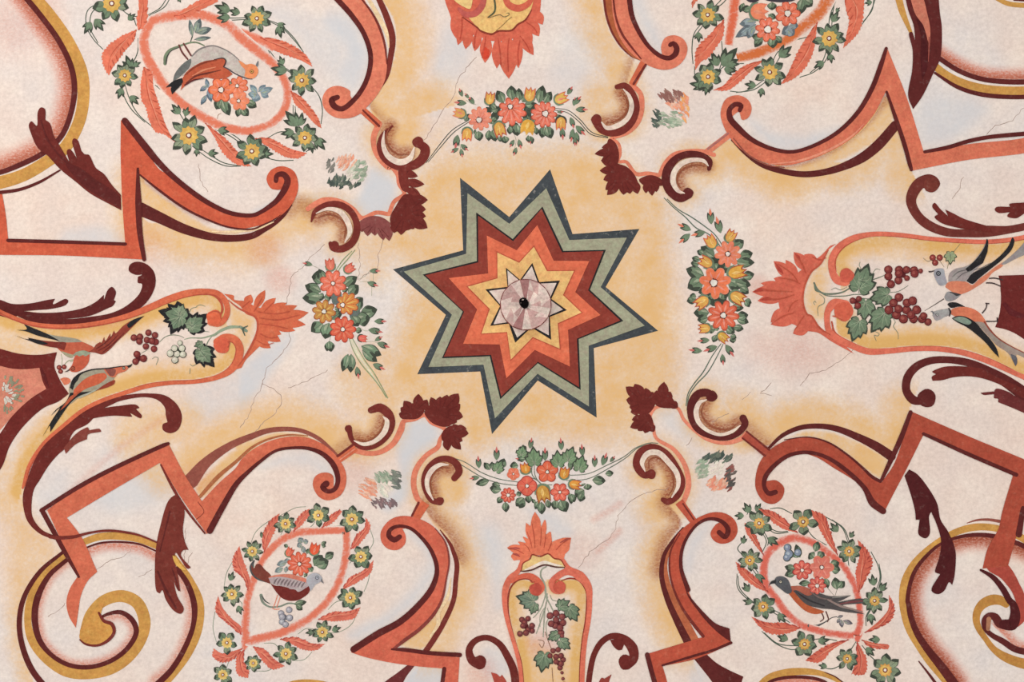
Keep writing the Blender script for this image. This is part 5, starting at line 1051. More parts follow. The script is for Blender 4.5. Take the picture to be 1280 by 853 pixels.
# birds of the left panel
bird('rust bird with black forked tail and raised wing, upper one in the left panel', (85, 435))
F('body', "@0,390,7.975 570,360! 590,300 700,290 800,295 880,325 942,362 930,400 850,395 760,400 720,440 640,420", (196, 98, 74), 6)
F('back', "@0,390,7.975 450,215! 560,240 700,258 780,275 820,300! 700,305 600,300 520,265", (158, 152, 136), 7)
F('tail', "@0,390,7.975 240,122! 340,165 450,210 520,245 600,292! 470,262 360,232 260,195 170,182! 270,172", 'black', 8)
F('lower_wing', "@0,390,7.975 150,235! 230,265 290,272 280,258! 420,285 560,300 660,310 640,385! 580,362 500,350 400,325 300,290", (128, 54, 46), 8)
F('wing_tip', "@0,390,7.975 150,235! 230,265 290,272 280,258! 400,285 480,320 400,325 300,290", 'black', 10)
F('raised_wing', "@0,390,7.975 880,400! 930,370 955,330 1000,300! 1010,310 1040,250! 1050,290 1100,215! 1105,250 1138,185! 1150,215 1230,140 @140,360,7.975 190,330 325,278! 250,345 150,445 60,530 @0,390,7.975 1080,390 1020,425 950,408", (146, 66, 54), 7)
F('wing_tip', "@140,360,7.975 150,370! 200,325 325,278! 250,340 170,400", 'black', 9)
for s in ("@0,390,7.975 980,390 1080,330 1180,230", "@0,390,7.975 960,370 1050,310 1130,230", "@0,390,7.975 1020,410 1130,320 1240,210"): R('feather_line', s, [.6, 1.2, .5], (100, 42, 40), 9)
F('neck', "@0,390,7.975 730,425! 780,395 840,385 905,410! 880,440 820,435 760,460", (152, 156, 134), 8)
F('head', "@0,390,7.975 740,460! 760,432 800,445 830,430 850,445 895,420! 885,500 840,560 770,600 710,595 688,572! 720,530", (200, 96, 72), 9)
F('beak', "@0,390,7.975 700,580! 670,598 640,600 665,590 690,572!", (74, 54, 52), 11); eye("@0,390,7.975 730,565", 2.8, (128, 60, 50), (206, 110, 84))
F('leg', "@0,390,7.975 610,390! 700,420 740,430! 720,460 650,435", (168, 160, 132), 7)
bird('rust and grey bird reaching for grapes, lower of the two in the left panel', (110, 470))
F('body', "@0,360 350,545! 345,500 370,450 420,418 480,408 545,404! 575,445 540,480 480,515 400,545 350,580", (166, 156, 136), 6)
F('wing', "@0,360 370,510! 420,460 470,435 525,428 535,445 500,478 430,505 370,540", (206, 100, 72), 8)
F('wing_edge', "@0,360 350,500! 365,455 410,422 440,412! 400,440 390,462! 375,480 365,510!", 'black', 9)
F('tail', "@0,360 352,525! 330,570 280,610 255,640! 300,600 262,660 212,748! 230,715 250,690 252,722! 300,650 350,580 390,545 470,515! 430,520", 'black', 8)
F('tail_patch', "@0,360 350,545! 375,530 400,520 360,560 320,600 300,615!", (186, 92, 66), 10)
F('tail_patch', "@0,360 385,550! 440,525 500,500 460,525 400,552!", (176, 172, 156), 10)
F('leg_feather', "@0,360 480,515! 530,480 575,462 572,480 540,498!", (152, 66, 52), 8)
F('head', "@0,360 520,408! 545,404 600,396 632,390 645,398! 630,415 590,430 572,448 545,440", (206, 112, 84), 9)
F('neck_shade', "@0,360 525,405! 560,402 580,410 570,440 550,440!", (140, 80, 72), 10)
R('back_line', "@0,360 355,490 385,440 450,412 545,402 600,394 640,390", [1, 1.6, 1.6, 1.4, 1.2, .6], 'black', 11)
F('beak', "@0,360 635,390! 652,385 664,378! 655,395 643,400!", 'black', 11); eye("@0,360 620,402", 2.0, (80, 70, 66), (176, 160, 140))
thing('cherry_sprig', 'three dark cherries and a leafy tendril at the beak of the upper left bird', 'cherries', 78, 460)
R('stem', "@0,390,7.975 610,420 620,480 615,540", [1, 1, .7], (176, 172, 146), 2); R('stem', "@0,390,7.975 640,530 680,490 740,480 700,500", [1, 1.5, 1.5, .8], (176, 172, 146), 2)
for x, y in ((590, 555), (640, 550), (605, 595)):
    px, py = P("@0,390,7.975 %d,%d" % (x, y))[0][:2]; MB(5).disc(px, py, 3.1, 'graped', 12).disc(px, py, 2.4, (150, 66, 60), 12).disc(px - .4, py - .4, .9, (196, 120, 104), 8).build('cherry')
F('rosy_leaf', "@0,390,7.975 600,670! 640,655 690,665 705,690 680,720 640,730!", (216, 120, 92), 6)
# pedestal and bracket
thing('pedestal', 'dark maroon pedestal block at the right edge behind the two birds', 'pedestal', 1262, 390)
F('block', "@1120,300,7.975 1020,357! 1400,345! 1400,1100! @1120,360,7.975 1290,522! 1180,452 1080,412 988,392! 1012,330 1036,230 1046,100 1040,0 @1120,300,7.975 1038,430", (112, 44, 42), 5)
R('shade', "@1120,300,7.975 1080,640 1150,720 1250,760", [4, 8, 6], (98, 38, 40), 8)
thing('urn', 'dark maroon curved urn with a rose body at the left edge under the birds', 'urn', 30, 470)
F('body', "@0,360 -100,370! 50,385 200,395 225,440 235,505! 150,560 60,645 0,712 -100,800!", (214, 134, 112), 3)
F('rim', "@0,360 -100,280! 0,305 100,330 200,335 285,322! 272,390 290,440 310,480 345,530! 290,570 220,600 120,690 50,790 @0,500 10,335 -100,480! -100,290! 0,170 @0,360 55,650 150,558 232,505! 215,470 198,400! 120,407 50,402 0,390 -100,380!", (112, 44, 40), 6)
R('rim_shade', "@0,360 205,395 225,450 245,500", [1, 4, 1], (98, 38, 38), 9)
g_ = MB(6)
for i in range(70):
    a = rnd.uniform(-1.6, 1.5); r = rnd.uniform(5, 24); x, y = 4 + r * math.cos(a), 493 + r * math.sin(a) * .95
    g_.rib([(x, y, 0), (x + 3 * math.cos(a), y + 3 * math.sin(a), 0)], [1.6, 2.4], (148, 146, 122) if r > 13 else (216, 204, 192))
g_.build('grey_wreath')
# ================================================================ the four wreaths
GW = 'oval wreaths of flowers and coral leaves'
def wreath(lab, at): thing('flower_wreath', lab, 'wreath', at[0], at[1], GW)
FE = (-1, -.8, -.55, 0, .55, .8, 1)
def wband(s, w, c, closed=False):
    w = [q * .92 for q in w]; MB(2).rib(s, w, wash(c), closed=closed, cols=FE).build('band')
CO = (232, 128, 100)
# upper left
wreath('coral oval wreath with green star flowers at upper left round the upside-down bird', (265, 90))
wband("@0,0 760,110 722,190 728,265 765,340 825,430 905,515 1010,582 1120,635 1250,655 @300,0 60,650 150,622 215,560 238,480 222,400 165,320 95,262 0,185 @0,0 1150,135 1060,90 980,72 880,78 800,92", [15, 16, 17, 17, 15, 15, 16, 15, 14, 13, 13, 14, 15, 15, 16, 18, 18, 17, 17, 18, 17], (228, 126, 98), True)
wband("@300,0 -40,140 80,190 170,245", [10, 14, 10], CO)
FL = (228, 122, 96)
feather("@0,0 870,78! 930,40 1000,0 1080,-30! 1090,8! 1000,52 930,85 890,92", FL, dens=.5)
feather("@0,0 690,150! 684,90 694,40 690,-30! 738,-30! 738,40 735,100 715,140", FL, dens=.5)
feather("@0,0 682,148! 670,200 625,255 585,310 562,340 545,378! 520,335 512,272 540,230 600,185", FL, sh='A')
feather("@0,0 718,335! 757,360 768,440 792,510 815,590 850,670 882,716! 820,672 780,660 745,600 730,540 708,500 704,420", FL, sh='A')
feather("@0,0 1025,615! 1085,660 1135,700 1175,745 1210,790 1258,833! 1190,825 1150,800 1105,750 1075,690", FL, sh='A')
feather("@300,0 75,694! 150,692 205,720 255,745 335,766! 290,792 220,782 170,752 120,722", FL, sh='A')
feather("@300,0 252,455! 305,485 355,540 390,590 408,642! 380,625 330,570 275,520", FL, sh='A')
feather("@300,0 100,188! 200,200 280,238 335,282 362,334! 300,300 240,280 160,245", FL, sh='A')
T(0, 0)
stems("@0,0 515,8 440,50 432,130 470,200 515,247;@0,0 530,20 462,60 452,140 490,215;@0,0 690,190 688,260 660,320 635,352;@0,0 610,415 620,480 660,550 725,612;@0,0 622,415 650,500 690,570 765,638;@0,0 775,425 850,490 900,570 942,640;@0,0 785,428 880,500 930,590 955,640;@0,0 960,730 1040,790 1130,830 1205,831;@0,0 975,725 1050,775 1120,815 1200,830;@0,0 1075,648 1150,680 1225,735;@0,0 1090,650 1160,672 1225,720;@0,0 1000,44 1100,85 1190,90 1250,85;@0,0 1000,46 1100,96 1250,97;@0,0 620,58 665,90 682,130;@0,0 610,50 655,80 690,82;@0,0 738,76 800,40 832,-5;@0,0 745,79 822,35 848,-5")
stems("@300,0 138,245 180,320 250,362 292,395;@300,0 145,250 200,320 300,385;@300,0 125,95 200,125 270,190 318,262;@300,0 130,100 210,140 270,200 310,250;@300,0 350,425 395,480 412,550 405,620;@300,0 138,690 200,660 270,668 315,685;@300,0 265,525 270,600 310,670;@300,0 275,530 285,610 320,670;@300,0 115,785 190,803 268,802;@300,0 335,715 350,740 330,760")
T(0, 0)
sprig("455,110,120,70 475,95,55,75 655,345,-110,75 665,330,-25,45 610,440,110,60 650,480,45,62 900,570,-130,65 925,580,-70,50 985,745,95,40 1040,770,-5,55 1150,55,200,85 1200,65,195,60 640,100,-40,50 1150,85,175,70 890,-12,60,30 1090,650,10,60")
T(300, 0)
sprig("235,355,190,85 215,325,-110,50 190,115,40,50 190,130,75,65 270,660,170,70 290,630,-130,100 300,630,-80,70 375,690,50,80 355,720,80,50 110,770,0,60")
T(0, 0)
wflower(560, 18, 100, 7, 20); wflower(625, 378, 72, 8, 10); wflower(945, 678, 104, 9, 15); wflower(1260, 757, 88, 8, 30)
T(300, 0)
wflower(325, 690, 78, 8, 5); wflower(310, 403, 82, 8, -40); wflower(85, 93, 78, 8, 20)
thing('bouquet', 'coral flowers with blue-grey sprigs under the upside-down bird in the upper left wreath', 'bouquet', 285, 118, 'bouquets inside the wreaths')
T(190, 100, E8)
leaves("560,80,540,-10,40 550,60,480,110,45 560,90,590,215,55 545,150,490,245,45", c=(140, 154, 166), tip=(96, 108, 120)); leaves("690,190,640,290,95 700,190,770,350,95 870,280,850,365,60 890,280,960,355,80 940,210,1040,270,85 740,50,830,40,60")
leaves("1050,130,980,50,55 1050,130,1020,215,90 1060,120,1130,50,50 1080,130,1200,80,60 1085,130,1160,170,60 1040,150,960,140,60", c=(150, 164, 170), tip=(116, 130, 140))
daisy(690, 100, 125, 6, 0, (238, 128, 90), 'rust', lay=6, cr=.2); daisy(865, 60, 95, 7, 20, (238, 134, 98), 'rust', lay=6, cx=-15); daisy(875, 210, 95, 6, 0, (238, 140, 104), 'coral', lay=9, cx=-10)
R('tendril', "@190,100,7.975 650,390 660,350 690,330", [.5, .7, .4], (170, 132, 110), 3)
# upper right
wreath('orange banded wreath cut by the upper edge, right of centre, with coral leaves', (980, 45))
wband("@780,0 565,290 680,260 800,205 900,130 980,60 1040,-40", [16, 17, 17, 19, 21, 22], (216, 116, 66)); wband("@780,0 560,-40 545,80 522,225", [17, 17, 13], (226, 112, 80))
FR = (222, 116, 92)
for s in ("@780,0 500,98! 495,180 455,245 420,290 390,305 355,352! 358,260 380,220 430,170", "@780,0 705,298! 640,350 580,410 520,450 445,452! 500,425 540,380 600,330", "@780,0 968,110! 945,260 905,340 850,392 782,422! 818,370 850,300 885,230 925,170",
          "@780,0 1105,-40! 1190,-30 1197,60 1182,140 1150,190 1095,242! 1115,160 1125,100 1110,50", "@780,0 385,-30! 355,15 340,42! 340,10 350,-30"): feather(s, FR, sh='B', dens=.8)
stems("@780,0 395,110 352,165 340,240 345,320;@780,0 405,115 362,170 345,190;@780,0 352,330 358,385 400,415;@780,0 400,420 420,440 445,445;@780,0 470,370 492,290 488,205;@780,0 465,360 520,322 600,318;@780,0 735,335 762,270 820,215 925,183;@780,0 748,338 790,270 820,235;@780,0 700,400 640,440 590,460 530,456;@780,0 715,405 650,448 560,463;@780,0 1022,150 1030,80 1065,-10;@780,0 1038,150 1042,80 1050,30;@780,0 1030,230 1010,300 950,360 878,387;@780,0 1018,232 990,310 930,365;@780,0 1190,122 1232,60 1262,-20;@780,0 1195,110 1240,50 1250,-20;@780,0 450,45 490,20 525,-20;@780,0 440,45 480,5 500,-20")
T(780, 0)
sprig("370,160,85,55 470,330,-115,80 490,330,-50,120 520,325,-5,60 500,345,10,70 400,430,190,75 415,430,100,50 775,285,-40,85 660,430,190,60 690,440,100,50 1040,110,-60,65 1000,310,150,60 1030,270,80,50 1240,10,170,40 1060,60,-50,30")
wflower(418, 75, 82, 8, 10); wflower(420, 385, 82, 7, 25); wflower(728, 362, 86, 8, 10); wflower(1025, 193, 90, 9, 15)
thing('bouquet', 'coral flowers with green and grey leaves under the dark bird at the upper edge', 'bouquet', 960, 25, 'bouquets inside the wreaths')
T(780, 0)
leaves("690,180,655,235,40 690,190,640,180,35 740,185,745,240,48 760,180,785,215,35 895,-10,880,70,50 905,0,940,30,50 740,10,740,50,45 720,75,760,90,30 600,15,580,60,30 640,45,588,45,36")
leaves("830,125,870,130,38 850,135,790,170,50 820,150,850,175,45 660,110,580,120,45 660,120,600,180,48 655,125,560,185,40 640,140,620,190,36", c=(148, 158, 162), tip=(104, 112, 118))
tulip(675, 58, 85, 0, (238, 138, 104), 'coral', w=1.0); daisy(818, 68, 62, 7, 0, (236, 124, 96), 'rust', cr=.24); daisy(718, 148, 60, 8, 10, (236, 126, 98), 'rust', cr=.28)
# lower left
wreath('pointed coral wreath at lower left round the maroon-breasted bird', (370, 740))
CL = (228, 124, 98)
wband("@240,640 272,640 272,520 278,440 302,360 352,245 430,155 520,108 640,97 772,92! 772,200 745,320 690,430 600,522 480,592 360,628", [15, 13, 12, 12, 12, 13, 13, 12, 12, 13, 13, 13, 13, 14, 15], CL, True)
wband("@240,640 270,600 268,650 260,690", [13, 15, 6], CL)
for s in ("280,395! 255,330 212,290 202,240 237,172! 252,230 278,300 292,350", "248,615! 180,562 120,500 130,420! 152,478 202,538 245,575", "252,682! 200,742 140,752 102,720 110,685! 150,708 202,698", "262,690! 258,740 285,798 280,832! 228,812 220,760 228,710", "305,675! 360,688 412,738 464,772! 400,787 366,760 335,722",
          "440,638! 520,628 600,658 664,662! 620,692 560,690 500,662", "630,540! 700,503 780,498 843,478! 810,532 720,547", "750,392! 790,328 850,298 908,243! 895,302 830,352", "793,188! 820,120 862,80 868,28! 892,80 852,142 822,177", "648,82! 680,28 740,-8 750,0! 700,57", "508,102! 525,38 570,-8 603,-8! 562,52", "362,205! 352,130 388,48 438,8! 422,72 398,132"):
    feather("@240,640 " + s, (222, 118, 98), (186, 84, 74), sh='A', dens=1.15)
stems("@240,640 122,652 105,580 115,500;@240,640 160,380 172,310 202,250;@240,640 290,170 320,100 380,50 432,22;@240,640 440,20 520,-20 570,-25;@240,640 888,80 907,150 885,195;@240,640 892,290 880,350 860,400;@240,640 830,485 800,560 740,600 690,607;@240,640 600,702 560,740 500,745;@240,640 420,772 380,795 320,797;@240,640 380,195 420,160 452,100;@240,640 560,95 600,70 615,50;@240,640 768,330 780,270 805,240;@240,640 680,490 720,452 770,440;@240,640 530,612 570,585 625,590;@240,640 360,658 410,660 440,690;@240,640 245,690 190,740 170,790;@240,640 690,75 740,70 790,60;@240,640 230,440 250,460 240,510;@240,640 300,235 310,280 300,300", .9, (142, 150, 132))
T(240, 640)
for a in ((302, 198, 58, 8, 10), (468, 60, 60, 7, 20), (632, 18, 62, 6, 30), (800, 38, 72, 7, 10), (845, 225, 66, 6, 0), (792, 430, 66, 7, 25), (652, 602, 62, 8, 15), (470, 710, 64, 7, 20), (307, 757, 48, 7, 30), (175, 655, 62, 5, 20), (155, 815, 58, 6, 30), (200, 412, 62, 8, 0)): wflower(*a, cen=(232, 196, 122))
sprig("230,470,70,50 190,345,-70,50 345,130,-60,40 610,600,170,45 700,595,-20,50"); 
thing('bouquet', 'coral dahlia with two buds and grey-green leaves above the maroon-breasted bird', 'bouquet', 378, 700, 'bouquets inside the wreaths')
T(330, 620, E8)
leaves("500,700,580,595,110 520,700,640,650,120 610,630,690,565,75 480,760,450,700,60 400,780,430,800,50"); leaves("370,520,340,470,50 385,500,400,570,45 380,470,350,420,60 390,460,440,455,50 260,640,200,650,40 230,660,130,690,60 190,720,110,760,55 200,730,240,740,60", c=(158, 166, 162), tip=(120, 128, 130))
R('stem', "@330,620,7.975 260,640 200,660 160,700", [.6, .8, .6], (150, 156, 150), 2); T(330, 620, E8)
daisy(355, 680, 118, 10, 10, (230, 112, 86), 'rust', sharp=.4, deep=.55, cr=.14); tulip(505, 530, 120, -75, (226, 96, 66), 'rust', w=.85); tulip(255, 560, 95, -60, (228, 112, 90), 'rust', w=.8)
leaves("570,490,620,460,40 575,495,615,505,36 430,580,440,530,40 240,510,200,490,36")
# lower right
wreath('coral oval wreath with green star flowers at lower right round the dark-winged bird', (1015, 745))
CR = (222, 110, 92)
wband("@800,640 618,300 640,210 700,155 780,132 860,155 940,205 1015,270 1058,340 1085,410 1097,480 1100,560 1078,612 980,612 880,592 800,562 730,502 680,435 632,370", [14, 14, 15, 14, 13, 12, 12, 12, 11, 11, 11, 12, 12, 12, 12, 13, 13, 14], CR, True)
wband("@800,640 1098,560 1092,610 1085,650", [12, 14, 8], CR)
for s in ("790,107! 710,82 640,32 590,-15! 655,-5 715,32", "988,218! 940,160 900,90 845,-10! 920,18 948,90 968,152", "1092,405! 1078,300 1098,220 1088,140! 1142,200 1162,260 1132,332", "1122,605! 1190,550 1240,490 1245,415! 1272,480 1257,540 1192,582", "618,218! 570,160 530,100 523,55! 562,90 592,150", "642,403! 570,372 500,312 478,250! 530,288 592,340",
          "805,582! 720,612 630,602 556,525! 630,553 720,556", "1045,640! 960,692 900,752 826,745! 880,700 960,658", "1085,648! 1132,740 1122,812 1058,812! 1080,740", "1108,640! 1180,658 1245,668 1240,688! 1150,677"):
    feather("@800,640 " + s, (214, 108, 88), (172, 74, 66), sh='B')
stems("@800,640 620,100 642,150 618,212;@800,640 612,105 632,150 610,205;@800,640 640,88 680,108 742,103;@800,640 645,80 690,100 740,98;@800,640 512,150 488,185 510,215;@800,640 570,278 600,320 622,382;@800,640 560,285 590,325 612,350;@800,640 485,310 488,380 540,440 592,470;@800,640 490,320 500,385 580,465;@800,640 660,488 720,520 762,560;@800,640 650,495 710,530 750,555;@800,640 608,598 680,660 760,690 802,680;@800,640 620,605 690,660 795,672;@800,640 850,642 920,635 985,645;@800,640 905,778 960,786 1015,762;@800,640 1080,650 1050,700 1045,720;@800,640 1110,668 1150,720 1195,760;@800,640 1130,572 1132,520 1165,470;@800,640 1178,400 1200,330 1190,270 1155,200;@800,640 1188,400 1205,330 1195,260;@800,640 1042,160 1010,80 910,15;@800,640 1050,160 1020,85 960,40;@800,640 1040,240 1050,300 1082,362;@800,640 838,92 870,130 932,167;@800,640 650,-15 700,-18 760,10;@800,640 535,15 545,-5 590,20;@800,640 1160,480 1130,530")
T(800, 640)
for a in ((595, 58, 72, 7, 20), (815, 50, 78, 5, 15), (548, 243, 66, 8, 0), (615, 475, 70, 7, 20), (822, 662, 74, 6, 10), (1035, 735, 62, 7, 25), (1225, 792, 88, 7, 10), (1172, 445, 68, 8, 0), (1045, 198, 68, 8, 20)): wflower(*a, cen=(214, 158, 88), r0=.38)
sprig("520,20,180,50 550,5,-120,60 580,0,-60,50 515,160,-80,45 640,130,35,65 690,20,190,40 580,310,60,70 545,400,-120,55 560,455,195,50 690,510,50,60 740,640,200,60 890,650,-10,60 720,650,-120,30 990,100,-130,60 1050,130,-60,40 1170,370,-100,60 1200,395,-50,55 1150,510,80,60 935,775,190,45 1200,640,180,60 1130,680,45,60")
thing('bouquet', 'three coral flowers with blue berries and green leaves above the dark-winged bird', 'bouquet', 1012, 712, 'bouquets inside the wreaths')
T(800, 640)
leaves("780,290,725,275,36 780,300,725,318,38 950,270,995,255,44 955,285,1000,290,46 870,230,845,210,44 890,230,920,205,44 985,390,975,330,44 990,380,1022,350,36 850,355,795,360,30 925,330,940,380,30 875,200,890,150,36"); leaves("800,230,780,165,34 790,230,775,200,40", c=(110, 130, 116))
for x, y, r in ((738, 180, 5), (745, 212, 6), (735, 230, 5), (790, 205, 5)):
    px, py = tp(x, y); MB(4).disc(px, py, r, 'gdark', 14).disc(px - .4, py - .3, r * .82, (134, 142, 160), 12).disc(px - 1.2, py - 1, r * .35, (178, 182, 192), 8).build('berry')
stems("@800,640 970,420 930,370 910,330;@800,640 985,390 975,420", .7, (130, 120, 110)); T(800, 640)
daisy(810, 292, 48, 7, 10, (218, 104, 92), (160, 58, 56), cr=.16, lay=8); daisy(908, 278, 60, 6, 0, (222, 124, 110), 'coral', cr=.14, lay=6); daisy(885, 370, 45, 8, 0, (218, 106, 94), (160, 58, 56), cr=.2, lay=9)

# ================================================================ flower garlands round the star
GG = 'flower garlands on the four sides of the star'
def garland(lab, at): thing('flower_garland', lab, 'garland', at[0], at[1], GG)
garland('horizontal garland of pink daisies and yellow tulips above the star', (650, 145))
stems("@540,0 -30,815 0,775 40,722 100,652 185,600;@540,0 -20,812 8,778 50,728 110,662 190,606;@540,0 612,542 680,552 740,598 800,662 880,686;@540,0 615,552 672,562 732,606 795,672 880,690", 1.1, (78, 84, 78), 2)
T(560, 90, E8)
for s in ("@560,90,7.975 470,380 520,330 500,470 440,500 430,430", "@560,90,7.975 780,300 890,320 830,420 850,500 740,450 760,360", "@560,90,7.975 620,500 700,520 690,560 640,600 610,580", "@560,90,7.975 380,350 440,370 420,420 380,380"): F('shadow_leaf', s, 'gdark', 3)
T(560, 90, E8)
leaves("555,310,490,190,95 640,280,630,140,100 712,290,706,165,75 905,310,945,140,100 960,310,1028,200,85 740,300,780,250,60 770,330,855,310,90 480,370,410,320,70 430,390,500,350,80 470,450,440,500,60 300,590,316,685,85 285,600,255,600,50 410,580,405,685,70 440,580,475,690,80 560,640,575,710,80 520,640,520,695,50 680,520,690,635,100 620,540,615,620,60 740,520,740,470,60 790,470,830,450,70 955,540,935,655,85 985,540,1028,660,95 875,550,885,625,50 800,640,800,695,50 820,640,840,715,55 165,490,210,420,60 1100,470,1120,430,90 440,520,430,480,50")
daisy(320, 465, 115, 10, 12, (240, 146, 122), 'coral', cx=-10, cy=15, cr=.22, sharp=.5, deep=.6); daisy(640, 395, 140, 9, 90, (236, 124, 100), 'rust', cx=-20, cy=-48, cr=.16, sharp=.5, deep=.55); daisy(955, 425, 128, 11, 0, (236, 126, 104), 'rust', cx=15, cy=-8, cr=.22, sharp=.45, deep=.62)
tulip(418, 262, 125, -82); tulip(815, 225, 140, -80, e='orange'); tulip(1130, 265, 135, -25, (218, 178, 96), 'orange'); tulip(112, 412, 120, -165, (222, 166, 96), 'coral'); tulip(190, 625, 130, 95, e='orange'); tulip(515, 575, 150, 75, e='rust'); tulip(795, 548, 150, 100, (226, 168, 74), 'ochre', w=.95); tulip(1125, 515, 130, 92, e='orange', sep='gdark')
budlet("130,210,-110,80 190,240,-130,60 235,285,-130,90 130,308,185,110 1210,190,-60,80 1260,300,-80,80 85,690,100,130 160,750,40,90 70,780,150,80 135,805,80,80 640,710,120,80 715,715,75,90 670,790,110,80 800,665,90,70 820,680,85,70 1140,610,85,110 1240,510,80,80 1240,610,100,90 1265,690,90,80", 'red')
T(540, 0); budlet("725,505,-50,50 745,548,0,55 700,610,70,50 740,650,45,60 700,680,100,50 722,690,90,60 640,560,0,30 690,455,-60,40")
stems("@540,0 130,690 140,730 150,770;@540,0 410,670 420,700 410,760;@540,0 700,600 705,640 720,680;@540,0 650,590 655,640 645,670;@540,0 170,500 200,520 220,522", .5, (140, 146, 128))
garland('upright garland of coral and ochre daisies left of the star', (425, 390))
stems("@370,310,7.975 590,20 510,120 440,200 415,250;@370,310,7.975 560,30 470,120 400,220;@370,390,7.975 530,265 570,380 650,520 760,650 830,740 900,853;@370,390,7.975 560,260 620,370 690,490 770,600 840,720 915,860", 1.5, (152, 160, 122), 2)
MB(1).rib("@370,390,7.975 545,262 620,430 720,570 800,690 900,850", [2, 3, 2.5, 1.5, .8], (222, 212, 184)).build('stem_light')
stems("@370,310,7.975 630,310 690,280 740,225;@370,310,7.975 770,250 770,330;@370,310,7.975 640,340 700,335 740,345;@370,310,7.975 755,380 755,480;@370,310,7.975 110,180 170,180 225,205;@370,390,7.975 640,160 690,190 740,185;@370,390,7.975 690,300 760,295 810,310;@370,390,7.975 350,240 330,300", .6, (170, 168, 148), 1)
T(370, 310, E8)
for s in ("@370,310,7.975 360,440 450,440 430,560 370,560", "@370,310,7.975 600,540 640,640 620,740 540,700 540,620"): F('shadow_leaf', s, (108, 116, 112), 3)
T(370, 310, E8)
leaves("290,300,160,290,130 280,340,230,215,90 250,440,95,375,110 270,500,70,500,120 470,380,605,290,100 520,460,620,375,110 590,560,665,500,80 600,640,650,500,80 640,660,805,615,120 600,720,735,700,140 560,680,620,780,110 390,620,430,600,60 340,710,460,640,80 480,400,500,440,60 280,490,350,500,90 220,480,280,500,80")
T(370, 390, E8)
leaves("270,110,155,195,120 330,110,290,265,130 330,290,350,395,85 320,300,310,390,60 650,340,845,430,110 660,380,805,495,90 550,420,545,600,90 520,420,465,590,80 590,180,655,190,60", c=(122, 142, 116))
budlet("835,95,0,110 785,190,10,130 820,270,-30,80 865,330,20,120 820,545,25,120 615,600,80,110 820,190,20,50", 'red')
T(370, 310, E8)
budlet("120,160,190,90 780,230,0,95 760,360,20,105", 'red'); tulip(340, 165, 120, -100, (220, 120, 100), 'rust', sep='gmid'); tulip(535, 205, 110, -30, (226, 120, 104), 'rust', sep='gmid')
daisy(370, 355, 132, 8, 20, (234, 122, 98), 'rust', cr=.13, deep=.6); daisy(280, 635, 115, 8, 10, (206, 144, 80), (172, 92, 58), hi='gold', cr=.18, deep=.6); daisy(515, 555, 112, 8, 30, (222, 140, 78), (180, 84, 60), hi='gold', cx=-50, cy=15, cr=.18)
T(370, 390, E8)
daisy(468, 175, 128, 9, 0, (226, 106, 82), (186, 72, 58), hi='coral', cr=.15, deep=.66); tulip(665, 265, 90, 10, (230, 110, 100), 'rust', sep='gdark')
garland('upright garland of coral flowers and yellow tulips right of the star', (898, 360))
stems("@820,260,7.975 80,-100 180,0 290,90 400,200 520,260 600,330 640,385;@820,260,7.975 110,-90 215,10 350,90 480,180 580,260 640,340 660,380;@820,360,7.975 650,555 560,680 470,840 @760,390 430,360 400,410 390,470;@820,360,7.975 670,560 600,700 510,850 @760,390 440,365 405,420 395,490", 1.5, (104, 116, 104), 2)
T(820, 260, E8)
for s in ("@820,260,7.975 560,490 700,560 720,640 600,640 550,600", "@820,260,7.975 440,800 560,830 740,820 700,900 520,930", "@820,360,7.975 740,50 700,100 740,200 640,180 560,180 520,120"): F('shadow_leaf', s, 'gdark', 3)
T(820, 260, E8)
leaves("585,490,450,390,110 480,460,410,430,60 430,560,350,550,80 440,520,360,500,60 600,610,560,560,100 770,400,870,325,100 830,490,960,450,100 790,540,975,545,100 720,600,700,560,70 480,680,305,610,120 470,720,320,800,140 860,690,975,660,90 720,720,840,800,120 790,740,940,770,100 840,790,920,853,80")
T(820, 360, E8)
leaves("520,30,425,45,70 400,110,310,135,80 400,90,340,75,60 560,60,560,130,90 640,110,680,50,100 600,160,620,120,60 880,130,950,150,70 890,120,930,190,60 750,190,870,200,80 530,250,380,250,110 520,300,415,320,90 800,290,915,270,90 800,300,920,345,80 700,390,780,450,90 770,390,870,410,70 740,480,800,500,60 760,490,770,550,60 590,420,520,410,80 610,430,600,390,50 600,470,570,540,60")
budlet("480,525,175,110 550,605,160,130 400,625,185,120 730,620,55,130 665,710,85,100", 'red')
T(820, 260, E8); budlet("545,95,-95,140 625,180,-105,150 290,195,25,-130 290,300,-40,-130 430,255,-15,-130", 'coral')
daisy(715, 460, 128, 9, 10, (238, 138, 106), 'coral', cr=.17, deep=.58); daisy(590, 748, 155, 7, 90, (238, 126, 88), 'coral', cx=-15, cy=0, cr=.22, deep=.55)
tulip(745, 280, 130, -60, e='rust'); tulip(545, 335, 140, -120, e='orange'); tulip(495, 540, 140, -150, e='rust'); tulip(810, 640, 180, -15, (226, 166, 78), (176, 88, 60), w=.75)
T(820, 360, E8)
daisy(670, 275, 155, 9, 5, (228, 112, 84), 'rust', cr=.17, sq=.95, deep=.56); tulip(455, 145, 150, 145, e='rust'); tulip(815, 100, 160, 30, e=(170, 84, 58)); tulip(480, 405, 120, 175, e=(180, 84, 60)); tulip(670, 495, 120, 40, (220, 170, 80), 'rust')
garland('curved garland of five-petalled coral flowers below the star', (675, 605))
